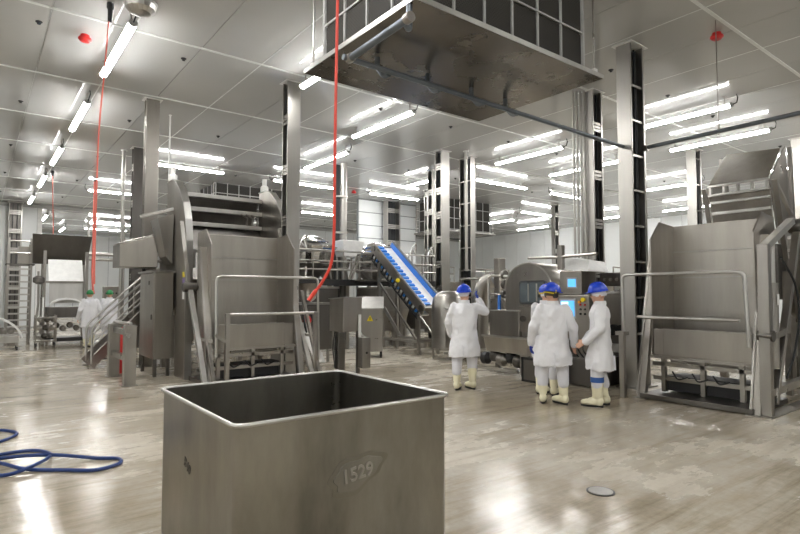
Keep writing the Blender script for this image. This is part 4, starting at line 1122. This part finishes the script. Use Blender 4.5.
# ================================================================== mezzanine and weighers in the middle distance
mz = thing('mezzanine', 'steel mezzanine platform on legs behind the conveyor', 'platform', (9.5, 15.3, 0))
deck = B(5.4, 12.5, 13.6, 18.2, 1.92, 2.02).build('deck', 'steel_dark', mz)
B(5.4, 12.5, 13.57, 13.6, 1.84, 2.02).build('deck_edge', 'black', mz)
for x in (5.5, 8.6, 10.6, 12.42):
    for y in (13.7, 18.1): B(x - .06, x + .06, y - .06, y + .06, 0, 1.92).build('leg', 'steel', mz)
mr = thing('mezzanine_railing', 'bright steel railing along the front of the mezzanine', 'railing', (9.3, 13.64, 2.02))
for z in (2.3, 2.55, 2.85): T([(5.45, 13.64, z), (12.45, 13.64, z)], .022 if z < 2.8 else .028, n=8).build('rail', 'steel_bright', mr, smooth=True)
for k in range(8): x = 5.45 + 7.0 * k / 7; T([(x, 13.64, 2.02), (x, 13.64, 2.85)], .022, n=8).build('rail_post', 'steel', mr, smooth=True)
def weigher(label, x, y):
    t = thing('multihead_weigher', label, 'weigher', (x, y, 2.02), 0, 'weighers on the mezzanine')
    MB().lathe([(.12, 1.35), (.5, 1.18), (.52, 1.15), (.12, 1.2)], (x, y, 2.02), 20).build('dispersion_cone', 'steel_mirror', t, smooth=True)
    MB().lathe([(.28, .35), (.34, .4), (.34, 1.1), (.28, 1.16)], (x, y, 2.02), 20).build('core', 'steel', t, smooth=True)
    bm_ = MB().hexa([(.36, -.1, .55), (.6, -.1, .5), (.6, .1, .5), (.36, .1, .55)], [(.36, -.13, .8), (.66, -.13, .82), (.66, .13, .82), (.36, .13, .8)])
    pan = MB().hexa([(.4, -.11, 1.0), (.78, -.14, .93), (.78, .14, .93), (.4, .11, 1.0)], [(.4, -.11, 1.04), (.8, -.14, .99), (.8, .14, .99), (.4, .11, 1.04)])
    for k in range(10):
        a = 2 * math.pi * k / 10; M = Matrix.Translation((x, y, 2.02)) @ Matrix.Rotation(a, 4, 'Z')
        q = MB(); q.v = [tuple(M @ Vector(p)) for p in bm_.v]; q.f = bm_.f; q.build('bucket', 'steel_mirror', t)
        q = MB(); q.v = [tuple(M @ Vector(p)) for p in pan.v]; q.f = pan.f; q.build('feed_pan', 'steel_mirror' if k % 5 else 'blue_part', t)
    MB().lathe([(.62, .48), (.2, .12), (.18, .05), (.22, .05), (.66, .48)], (x, y, 2.02), 20).build('funnel', 'steel', t, smooth=True)
    for k in range(4):
        a = math.pi / 4 + k * math.pi / 2
        MB().beam((x + .62 * math.cos(a), y + .62 * math.sin(a), 2.02), (x + .5 * math.cos(a), y + .5 * math.sin(a), 2.7), .05).build('leg', 'steel', t)
    return t
wg = weigher('shiny multihead weigher on the mezzanine left of the red hose', 8.0, 14.75)
copy_tree(wg, (10.85, 15.4, 2.02), .4, 'shiny multihead weigher above the conveyor top')
copy_tree(wg, (8.4, 17.0, 2.02), .2, 'rear multihead weigher behind the red hose')
copy_tree(wg, (11.75, 17.0, 2.02), .9, 'rear multihead weigher right of the partition column')
copy_tree(wg, (6.6, 16.4, 2.02), .6, 'leftmost rear multihead weigher beside the left tipper')
# trapezoid frame at the conveyor head
hf = thing('head_frame', 'tubular steel frame at the conveyor head', 'frame', (9.3, 13.5, 2.0))
T([(8.55, 13.35, 2.02), (8.85, 13.35, 2.75), (9.9, 13.35, 2.85), (10.0, 13.35, 2.02)], .03, n=8, fillet=.08).build('front_loop', 'steel', hf, smooth=True)
T([(8.55, 13.5, 2.02), (8.85, 13.5, 2.75), (9.9, 13.5, 2.85), (10.0, 13.5, 2.02)], .03, n=8, fillet=.08).build('rear_loop', 'steel', hf, smooth=True)
for (x, z) in ((8.85, 2.75), (9.9, 2.85)): T([(x, 13.35, z), (x, 13.5, z)], .025, n=8).build('tie', 'steel', hf, smooth=True)
T([(8.9, 13.33, 2.3), (9.8, 13.33, 2.3), (9.8, 13.33, 2.6), (9.0, 13.33, 2.55)], .022, n=8, fillet=.06).build('inner_loop', 'steel_bright', hf, smooth=True)
MB().hexa([(8.75, 13.0, 1.98), (10.05, 13.0, 1.98), (10.05, 13.5, 1.98), (8.75, 13.5, 1.98)], [(8.75, 13.0, 2.02), (10.05, 13.0, 2.02), (10.05, 13.5, 2.02), (8.75, 13.5, 2.02)]).build('base_tray', 'steel', hf)
# storage tanks under the deck
def tank_unit(x0, x1, y0, y1, label, mat='steel'):
    t = thing('storage_tank', label, 'tank', ((x0 + x1) / 2, (y0 + y1) / 2, 0), 0, 'tanks under the mezzanine')
    MB().hexa([(x0 + .15, y0 + .1, .45), (x1 - .15, y0 + .1, .45), (x1 - .15, y1 - .1, .45), (x0 + .15, y1 - .1, .45)], [(x0, y0, 1.1), (x1, y0, 1.1), (x1, y1, 1.1), (x0, y1, 1.1)]).build('hopper_bottom', mat, t, bevel=.01)
    B(x0, x1, y0, y1, 1.1, 1.78).build('body', mat, t, bevel=.01)
    B(x0 - .03, x1 + .03, y0 - .03, y1 + .03, 1.76, 1.82).build('rim', 'steel_bright', t)
    for x in (x0 + .1, x1 - .1):
        for y in (y0 + .1, y1 - .1): B(x - .04, x + .04, y - .04, y + .04, 0, .9).build('leg', 'steel', t)
tank_unit(6.55, 8.4, 13.85, 15.2, 'dark steel tank under the mezzanine left of the round column', 'steel_dark')
tank_unit(9.95, 11.0, 13.75, 15.2, 'steel tank under the mezzanine behind the conveyor')
tank_unit(11.3, 12.45, 13.75, 15.2, 'steel tank under the mezzanine behind the black column', 'steel_dark')
# small machines filling the floor between tipper and conveyor
fm = thing('mincer_unit', 'low dark machine with hose coils right of the left tipper', 'machine', (6.3, 11.6, 0))
B(5.85, 6.7, 11.3, 12.1, .3, 1.35).build('body', 'steel_dark', fm, bevel=.02)
B(5.8, 6.75, 11.25, 12.15, 1.35, 1.4).build('top', 'steel', fm)
MB().lathe([(.08, 0), (.2, .1), (.3, .45), (.31, .45)], (6.25, 11.7, 1.4), 16).build('hopper', 'steel', fm, smooth=True)
for k in range(3): T([(5.9 + .1 * k, 11.28, 1.2), (5.9 + .12 * k, 11.1, .8), (6.0 + .12 * k, 11.2, .4)], .025, n=6, fillet=.15).build('hose', 'cable_black', fm, smooth=True)
MB().lathe([(.03, -.06), (.1, -.03), (.1, .03), (.03, .06)], (6.0, 11.24, 1.0), 12, 'y').build('red_wheel', 'red', fm, smooth=True)
for x in (5.92, 6.63):
    for y in (11.38, 12.02): MB().cyl((x, y, 0), (x, y, .31), .035, n=8).build('foot', 'steel', fm)
MB().sheet([(6.05, 10.9, .05), (6.3, 10.9, .05), (5.95, 11.2, .95), (5.7, 11.2, .95)], .02).build('slide', 'steel_bright', fm)
# platform rails right of centre
rp = thing('walkway_rail', 'long steel walkway railing behind the grinder', 'railing', (10.8, 9.0, 0))
for z in (2.05,): T([(11.6, 12.0, z), (11.3, 10.0, z), (11.0, 7.3, z + .02)], .035, n=8).build('rail', 'steel_bright', rp, smooth=True)
for z in (1.5,): T([(11.6, 12.0, z), (11.3, 10.0, z), (11.0, 7.3, z)], .025, n=8).build('mid_rail', 'steel', rp, smooth=True)
for (x, y) in ((11.6, 12.0), (11.3, 10.0), (11.0, 7.3)): T([(x, y, 0), (x, y, 2.07)], .03, n=8).build('post', 'steel', rp, smooth=True)
# far machine line in front of the right wall
def far_machine(x, y, label, h=1.9, w_=2.2):
    t = thing('process_line_unit', label, 'machine', (x, y, 0), 0, 'far process units')
    B(x - w_ / 2, x + w_ / 2, y - .6, y + .6, .5, h * .75).build('body', 'steel', t, bevel=.02)
    MB().hexa([(x - w_ * .4, y - .5, h * .75), (x + w_ * .4, y - .5, h * .75), (x + w_ * .4, y + .5, h * .75), (x - w_ * .4, y + .5, h * .75)], [(x - w_ * .45, y - .55, h), (x + w_ * .45, y - .55, h), (x + w_ * .45, y + .55, h), (x - w_ * .45, y + .55, h)]).build('hopper', 'steel_bright', t)
    B(x - w_ / 2 - .02, x + w_ / 2 + .02, y - .65, y - .6, .9, 1.0).build('rail', 'steel_bright', t)
    for k in range(3): MB().lathe([(.05, -.1), (.2, -.05), (.2, .05), (.05, .1)], (x - w_ * .3 + w_ * .3 * k, y - .66, .75), 12, 'y').build('drive', 'steel_dark', t, smooth=True)
    for a in (-1, 1):
        for b2 in (-1, 1): B(x + a * w_ * .45 - .05, x + a * w_ * .45 + .05, y + b2 * .5 - .05, y + b2 * .5 + .05, 0, .5).build('leg', 'steel', t)
    for z in (h + .2, h + .5): T([(x - w_ / 2, y - .6, z), (x + w_ / 2, y - .6, z)], .025, n=6).build('guard_rail', 'steel', t)
    for a in (-1, 0, 1): T([(x + a * w_ / 2, y - .6, h * .7), (x + a * w_ / 2, y - .6, h + .5)], .025, n=6).build('guard_post', 'steel', t)
far_machine(14.8, 14.6, 'steel process unit with guard rails behind the left operator', 2.0, 2.6)
far_machine(17.5, 12.6, 'steel process unit with guard rails behind the grinder hood', 2.0, 2.6)
far_machine(16.0, 9.6, 'steel process unit seen between the pipe column and right column', 1.9, 2.0)
far_machine(20.5, 10.2, 'farther process unit behind the right column', 2.0, 2.4)
far_machine(15.5, 18.6, 'far process unit below the partition wall', 2.3, 3.0)
far_machine(20.0, 19.5, 'farthest process unit before the right wall', 2.2, 3.0)
far_machine(6.9, 20.3, 'far process unit seen left of the left tipper column', 2.2, 2.4)
far_machine(10.4, 22.0, 'far process unit behind the mezzanine', 2.8, 3.0)
# far pipework gantry right of the far hopper
pg = thing('pipe_gantry', 'white pipe gantry with round ducts near the far workers', 'pipework', (4.2, 24.0, 0))
for z in (2.95, 3.15): T([(3.3, 24.0, z), (5.6, 24.0, z)], .07, n=10).build('duct', 'steel_bright', pg, smooth=True)
for x in (3.35, 4.6, 5.5): T([(x, 24.1, 0), (x, 24.1, 4.6)], .05, n=8).build('post', 'steel', pg, smooth=True)
B(3.7, 5.0, 23.9, 24.3, 4.5, 4.6).build('top_duct', 'steel_dark', pg)
fc = thing('far_control_panel', 'grey switch panel on a stand behind the far workers', 'control box', (3.55, 20.6, 0))
B(3.35, 3.85, 20.6, 20.8, 1.45, 1.85).build('panel', 'steel_warm', fc, bevel=.01)
for k in range(4): B(3.42 + .1 * k, 3.47 + .1 * k, 20.585, 20.6, 1.6, 1.65).build('button', 'black', fc)
T([(3.6, 20.7, 0), (3.6, 20.7, 1.45)], .04, n=8).build('stand', 'steel', fc, smooth=True)

# more equipment on the mezzanine
copy_tree(wg, (6.3, 14.75, 2.02), .1, 'shiny multihead weigher at the left end of the mezzanine')
copy_tree(wg, (10.1, 17.1, 2.02), .5, 'rear multihead weigher above the yellow stop button')
def bin_lift(x, y, label, h=1.5):
    t = thing('product_bin', label, 'bin', (x, y, 2.02), 0, 'white bins on the mezzanine')
    MB().hexa([(x - .3, y - .25, 2.02 + h - .5), (x + .3, y - .25, 2.02 + h - .5), (x + .3, y + .25, 2.02 + h - .5), (x - .3, y + .25, 2.02 + h - .5)],
              [(x - .4, y - .33, 2.02 + h), (x + .4, y - .33, 2.02 + h), (x + .4, y + .33, 2.02 + h), (x - .4, y + .33, 2.02 + h)]).build('tub', 'white_plastic', t, bevel=.02)
    for a in (-1, 1):
        for b2 in (-1, 1): B(x + a * .27 - .025, x + a * .27 + .025, y + b2 * .22 - .025, y + b2 * .22 + .025, 2.02, 2.02 + h - .48).build('leg', 'steel', t)
bin_lift(9.25, 14.65, 'white bin behind the conveyor head frame', 1.25)
for i, (x, y, l) in enumerate(((6.85, 13.72, 'bent cable conduit at the left of the mezzanine rail'), (11.0, 13.85, 'bent cable conduit right of the conveyor top'), (11.9, 14.0, 'bent cable conduit near the black column'))):
    t = thing('cable_conduit', l, 'pipe', (x, y, 2.02))
    for k in range(3):
        T([(x + .1 * k, y, 2.02), (x + .1 * k, y, 2.7 + .2 * k), (x + .35 + .1 * k, y + .2, 3.1 + .1 * k), (x + .6, y + .3, 2.9)], .022, n=6, fillet=.15).build('conduit', ('steel_bright', 'white_plastic', 'steel')[k], t, smooth=True)
# ================================================================== people (local frame: facing +y, x to their right)
def limb(mb, chain, n=12):
    for (p, r0), (q, r1) in zip(chain[:-1], chain[1:]):
        p, q = Vector(p), Vector(q)
        mb.tube([p, q], [r0, r1], n)
    for p, r in chain: mb.ell(p, (r, r, r), 10, 8)

def remesh(o, vox, smooth=2):
    md = o.modifiers.new('remesh', 'REMESH'); md.mode = 'VOXEL'; md.voxel_size = vox; md.use_smooth_shade = True
    if smooth:
        ms = o.modifiers.new('smooth', 'SMOOTH'); ms.factor = .5; ms.iterations = smooth
    return o

def hand(mb, wrist, d, side, inflate=0.0):
    # d: direction of the fingers, side: direction of the thumb
    w = Vector(wrist); d = Vector(d).normalized(); s = Vector(side); s = (s - d * s.dot(d)).normalized(); nrm = d.cross(s).normalized()
    e = inflate
    for k in range(4):
        off = s * (.030 - .020 * k)
        mb.tube([w + s * (.018 - .012 * k), w + d * .085 + off], [.016 + e, .013 + e], 8)
    for k, L in enumerate((.068, .078, .072, .055)):
        b0 = w + d * .085 + s * (.030 - .020 * k)
        k1 = b0 + (d * .9 + nrm * .25 + s * (.10 - .07 * k)).normalized() * L * .55
        k2 = k1 + (d * .7 + nrm * .7).normalized() * L * .45
        limb(mb, [(b0, .0105 + e), (k1, .0095 + e), (k2, .008 + e)], 8)
    t0 = w + d * .025 + s * .025; t1 = t0 + (d * .6 + s * .8).normalized() * .04; t2 = t1 + (d * .9 + s * .25 + nrm * .3).normalized() * .035
    limb(mb, [(t0, .014 + e), (t1, .012 + e), (t2, .010 + e)], 8)

def person(label, loc, facing, pose):
    """facing: angle of the viewing direction, measured from +y towards -x (blender z rotation)."""
    t = thing('person', label, 'person', loc, facing, 'workers in white coats')
    z0 = 0.0
    hipz, shz = .90, 1.40
    g = pose.get
    lean = g('lean', 0.0)
    sh = lambda s: Vector((.185 * s, lean, shz))
    hip = lambda s: Vector((.095 * s, 0, hipz))
    legs = g('legs', {-1: ((-.11, .0), 0), 1: ((.11, .0), 0)})      # ankle xy and toe turn (deg)
    arms = g('arms')
    head_turn = R(g('head', 0)); nod = R(g('nod', 0))
    hc = Vector((0, lean + .02, 1.585))
    HM = Matrix.Rotation(head_turn, 3, 'Z') @ Matrix.Rotation(nod, 3, 'X')
    H = lambda x, y, z: hc + HM @ Vector((x, y, z))
    b = MB()
    # head
    b.ell(hc + HM @ Vector((0, -.01, .02)), (.076, .095, .105), 16, 12, HM)
    b.ell(H(0, .03, -.055), (.056, .062, .068), 14, 10, HM)
    b.ell(H(0, .095, -.012), (.013, .022, .024), 8, 6, HM)
    b.ell(H(0, .075, -.062), (.026, .016, .012), 8, 6, HM)
    for s in (-1, 1): b.ell(H(.078 * s, -.01, -.008), (.010, .020, .032), 8, 6, HM)
    b.tube([H(0, -.015, -.06), (0, lean - .005, 1.40)], [.056, .064], 14)
    # trunk
    rings = []
    for z, rx, ry, y in ((.86, .155, .105, 0), (.98, .155, .105, 0), (1.12, .14, .095, lean * .4), (1.28, .165, .105, lean * .8), (1.38, .16, .09, lean), (1.44, .075, .065, lean)):
        rings.append([(rx * math.cos(2 * math.pi * i / 18), y + ry * math.sin(2 * math.pi * i / 18), z) for i in range(18)])
    b.ring_loft(rings)
    glove = MB(); gl = g('gloves', ())
    for s in (-1, 1):
        el, wr, hd, hs = arms[s]
        limb(b, [(sh(s) + Vector((-.03 * s, 0, -.04)), .045), (el, .042), (wr, .028)])
        if s in gl: hand(glove, wr, hd, hs, .003)
        hand(b, wr, hd, hs)
        (ax, ay), toe = legs[s]
        kn = Vector((ax * .9 + .01 * s, ay * .5 + .03, .48)); an = Vector((ax, ay, .09))
        limb(b, [(hip(s), .085), (kn, .055), (an, .038)])
        td = Vector((math.sin(R(toe)) * 1, math.cos(R(toe)), 0))
        limb(b, [(an - Vector((0, 0, .03)), .035), (an + td * .12 - Vector((0, 0, .05)), .03)])
    bo = remesh(b.build('body', 'skin', t, world=False), .011, 1)
    for s in (-1, 1):
        e = MB().ell(H(.03 * s, .078, .008), (.012, .008, .008), 8, 6, HM).build('eye', 'eye_white', t, smooth=True, world=False)
    if gl: remesh(glove.build('gloves', 'glove_blue', t, world=False), .009, 1)
    # trousers
    tr_ = MB()
    for s in (-1, 1):
        (ax, ay), toe = legs[s]
        kn = Vector((ax * .9 + .01 * s, ay * .5 + .03, .48)); an = Vector((ax, ay, .30))
        limb(tr_, [(hip(s), .115), (kn, .092), (an, .082)])
    remesh(tr_.build('trousers', 'trouser', t, world=False), .016, 2)
    # boots
    for s in (-1, 1):
        (ax, ay), toe = legs[s]
        kn = Vector((ax * .9 + .01 * s, ay * .5 + .03, .48)); an = Vector((ax, ay, .09))
        dirk = (kn - an) / (kn.z - an.z)
        lift = g('lift', {}).get(s, 0.0)
        tq = Matrix.Rotation(-R(toe), 3, 'Z')
        bt = MB(); rings = []
        ntop = g('boot_top', .36)
        for z, rx, ry in ((ntop, .078, .084), (ntop - .06, .076, .083), (.22, .066, .074), (.14, .058, .072)):
            c = an + dirk * (z - .09)
            rings.append([c + tq @ Vector((rx * math.cos(2 * math.pi * i / 16), ry * math.sin(2 * math.pi * i / 16), 0)) for i in range(16)])
        bt.ring_loft(rings)
        for yo, rx, ry, rz, zz in ((-.02, .052, .068, .075, .085), (.05, .052, .08, .062, .075), (.13, .054, .08, .05, .062), (.18, .047, .058, .042, .056)):
            bt.ell(an + tq @ Vector((0, yo, zz - .09)), (rx, ry, rz), 12, 8, tq)
        bo_ = remesh(bt.build('boot', 'boot_cream', t, world=False), .012, 2)
        so = []
        for k in range(20):
            a = 2 * math.pi * k / 20
            w_ = .047 + .009 * math.sin(a); so.append((w_ * math.cos(a) * (1.0 if math.sin(a) > -.2 else .92), .075 + .155 * math.sin(a)))
        sm_ = MB()
        lo = [an + tq @ Vector((x, y, -.09)) for x, y in so]; hi = [an + tq @ Vector((x * 1.04, y * 1.01, -.062)) for x, y in so]
        sm_.ring_loft([lo, hi]); sm_.build('sole', 'black', bo_, world=False)
        if g('band'):
            c = an + dirk * (.40 - .09); rr_ = []
            for z in (.35, .425):
                c = an + dirk * (z - .09); rr_.append([c + Vector((.088 * math.cos(2 * math.pi * i / 16), .094 * math.sin(2 * math.pi * i / 16), 0)) for i in range(16)])
            MB().ring_loft(rr_).build('boot_cover', 'boot_blue', bo_, smooth=True, world=False)
    # coat
    c = MB(); rings = []
    hem = g('hem', .56); fl = g('flare', 1.0)
    for z, rx, ry, y in ((hem, .245 * fl, .175 * fl, .01), (hem + .12, .238 * fl, .172 * fl, .01), (.85, .222, .16, 0), (1.0, .205, .148, lean * .2), (1.15, .205, .142, lean * .5), (1.28, .215, .14, lean * .8), (1.36, .205, .125, lean), (1.41, .17, .105, lean), (1.455, .095, .082, lean), (1.475, .072, .07, lean)):
        rings.append([(rx * math.cos(2 * math.pi * i / 28) * (1 + .018 * math.sin(i * 2.9 + z * 3)), y + ry * math.sin(2 * math.pi * i / 28) * (1 + .03 * math.sin(i * 2.3 + z * 2)), z + (.012 * math.sin(i * 1.3) if z == hem else 0)) for i in range(28)])
    c.ring_loft(rings)
    for s in (-1, 1):
        el, wr, hd, hs = arms[s]; el, wr = Vector(el), Vector(wr)
        S = sh(s) + Vector((-.012 * s, 0, -.022))
        m1 = S.lerp(el, .5); m2 = el.lerp(wr, .5)
        limb(c, [(S, .088), (m1, .080), (el, .074), (m2, .066), (wr - (wr - el).normalized() * .01, .055)], 14)
    co = c.build('lab_coat', 'coat', t, world=False)
    remesh(co, .014, 3)
    tx = bpy.data.textures.get('coat_folds') or bpy.data.textures.new('coat_folds', 'CLOUDS')
    tx.noise_scale = .16
    dm = co.modifiers.new('folds', 'DISPLACE'); dm.texture = tx; dm.strength = .05; dm.mid_level = .5; dm.texture_coords = 'LOCAL'
    # collar
    rr_ = []
    for z, k in ((1.445, 1.05), (1.50, 1.0)):
        rr_.append([(.088 * k * math.cos(2 * math.pi * i / 18), lean - .006 + .085 * k * math.sin(2 * math.pi * i / 18), z) for i in range(18)])
    MB().ring_loft(rr_, True).build('collar', 'coat', co, smooth=True, world=False)
    # slit at the back of the coat
    MB().hexa([(-.006, -.190 * fl, hem - .005), (.006, -.190 * fl, hem - .005), (.006, -.15, hem - .005), (-.006, -.15, hem - .005)],
              [(-.002, -.182 * fl, hem + .2), (.002, -.182 * fl, hem + .2), (.002, -.15, hem + .2), (-.002, -.15, hem + .2)]).build('back_vent', 'trouser', co, world=False)
    # head wear
    if g('cap') == 'helmet':
        hn = MB(); rings = []
        for k in range(6):
            a = R(-28 + 20 * k); rings.append([H(.090 * math.cos(a) * math.cos(2 * math.pi * i / 18), -.014 + .108 * math.cos(a) * math.sin(2 * math.pi * i / 18) - (.012 if k == 0 else 0), .03 + .105 * math.sin(a)) for i in range(18)])
        hn.ring_loft(rings); hn.build('hairnet', g('net', 'hairnet'), t, smooth=True, world=False)
        rings = []
        for k in range(8):
            a = R(2 + 12.2 * k); rings.append([H(.116 * math.cos(a) * math.cos(2 * math.pi * i / 24), -.01 + .142 * math.cos(a) * math.sin(2 * math.pi * i / 24), .058 + .125 * math.sin(a)) for i in range(24)])
        he = MB().ring_loft(rings).build('helmet', 'helmet_blue', t, smooth=True, world=False)
        rings = []
        for rx, ry, z in ((.112, .138, .062), (.126, .153, .052), (.126, .153, .046), (.112, .138, .054)):
            rings.append([H(rx * math.cos(2 * math.pi * i / 24), -.01 + ry * math.sin(2 * math.pi * i / 24) + (.04 * max(0, math.sin(2 * math.pi * i / 24)) ** 3 if rx > .12 else 0), z) for i in range(24)])
        MB().ring_loft(rings, False, True).build('brim', 'helmet_blue', he, smooth=True, world=False)
        MB().tube([H(0, -.13, .1), H(0, -.09, .165), H(0, 0, .188), H(0, .08, .165), H(0, .115, .1)], .012, n=8, fillet=.06).build('ridge', 'helmet_blue', he, smooth=True, world=False)
        if g('muffs'):
            for s in (-1, 1):
                m_ = MB().tube([H(.082 * s, -.01, -.01), H(.125 * s, -.01, -.01)], [.04, .034], 14).build('ear_muff', 'black', t, smooth=True, world=False)
                MB().tube([H(.10 * s, -.01, .02), H(.122 * s, -.02, .07)], .010, n=6).build('muff_arm', 'yellow', m_, world=False)
            MB().tube([H(-.10, -.04, .02), H(-.05, -.125, .03), H(.05, -.125, .03), H(.10, -.04, .02)], .010, n=6, fillet=.06).build('helmet_strap', 'yellow', t, smooth=True, world=False)
    else:
        rings = []
        for k in range(6):
            a = R(-14 + 19 * k); rings.append([H(.098 * math.cos(a) * math.cos(2 * math.pi * i / 18), -.012 + .118 * math.cos(a) * math.sin(2 * math.pi * i / 18), .03 + .118 * math.sin(a)) for i in range(18)])
        MB().ring_loft(rings).build('hair_cover', 'green_cap', t, smooth=True, world=False)
    return t
V = Vector
down = lambda s, fx=0.0, fy=.04: (V((.27 * s + fx, -.02, 1.10)), V((.285 * s + fx, .07 + fy, .86)), V((0.0, .15, -1)), V((-.25 * s, 1, 0)))
# facing: rz so that +y(local) points along the gaze. gaze right-forward (towards +x) is rz = -90
person('worker in blue helmet raising a gloved hand, standing alone at left', (6.5, 6.64, 0), R(-50), {
    'cap': 'helmet', 'head': -25, 'nod': 4, 'gloves': (1,), 'hem': .55, 'flare': 1.1,
    'legs': {-1: ((-.13, -.02), 6), 1: ((.12, .12), -35)},
    'arms': {-1: (V((-.28, .02, 1.12)), V((-.24, .16, .90)), V((.1, .5, -1)), V((.3, 1, 0))),
             1: (V((.34, .16, 1.30)), V((.22, .26, 1.50)), V((-.45, .0, .9)), V((0, -.6, .3)))}})
person('worker in blue helmet with black ear muffs, back turned to the camera', (6.72, 5.02, 0), R(-46), {
    'cap': 'helmet', 'muffs': True, 'head': -62, 'nod': -6, 'gloves': (-1,), 'net': 'hair', 'hem': .55, 'flare': 1.14,
    'legs': {-1: ((-.15, .02), 10), 1: ((.14, -.03), -35)},
    'arms': {-1: down(-1, -.02), 1: (V((.30, -.0, 1.10)), V((.32, .10, .85)), V((0, .2, -1)), V((-.5, 1, 0)))}})
person('worker in blue helmet and hairnet seen side on, right of the group', (7.12, 4.5, 0), R(38), {
    'cap': 'helmet', 'head': 8, 'nod': -8, 'hem': .52, 'band': True, 'flare': 1.1,
    'legs': {-1: ((-.10, .06), 18), 1: ((.09, -.05), 5)},
    'arms': {-1: (V((-.27, .02, 1.12)), V((-.22, .22, .93)), V((.1, .8, -.5)), V((.4, .4, 1))),
             1: (V((.26, .0, 1.11)), V((.20, .20, .90)), V((-.1, .8, -.5)), V((-.4, .4, 1)))}})
person('worker mostly hidden behind the helmeted worker with ear muffs', (7.23, 5.53, 0), R(-80), {
    'cap': 'helmet', 'muffs': True, 'head': 20, 'hem': .58, 'gloves': (-1,),
    'legs': {-1: ((-.12, .0), 10), 1: ((.12, -.0), -10)},
    'arms': {-1: (V((-.26, .12, 1.16)), V((-.16, .3, 1.3)), V((.1, .3, 1)), V((.8, 0, .2))), 1: down(1)}})
person('far worker in white coat and green hair cover, left of the pair', (2.72, 18.9, 0), R(6), {
    'cap': 'green', 'hem': .6, 'head': -8,
    'legs': {-1: ((-.1, -.02), 8), 1: ((.1, .12), -8)}, 'arms': {-1: down(-1), 1: down(1)}})
person('far worker in white coat and green hair cover, by the stairs', (3.3, 19.2, 0), R(-14), {
    'cap': 'green', 'hem': .6, 'head': 10,
    'legs': {-1: ((-.1, .06), 8), 1: ((.1, -.02), -8)}, 'arms': {-1: down(-1), 1: down(1)}})
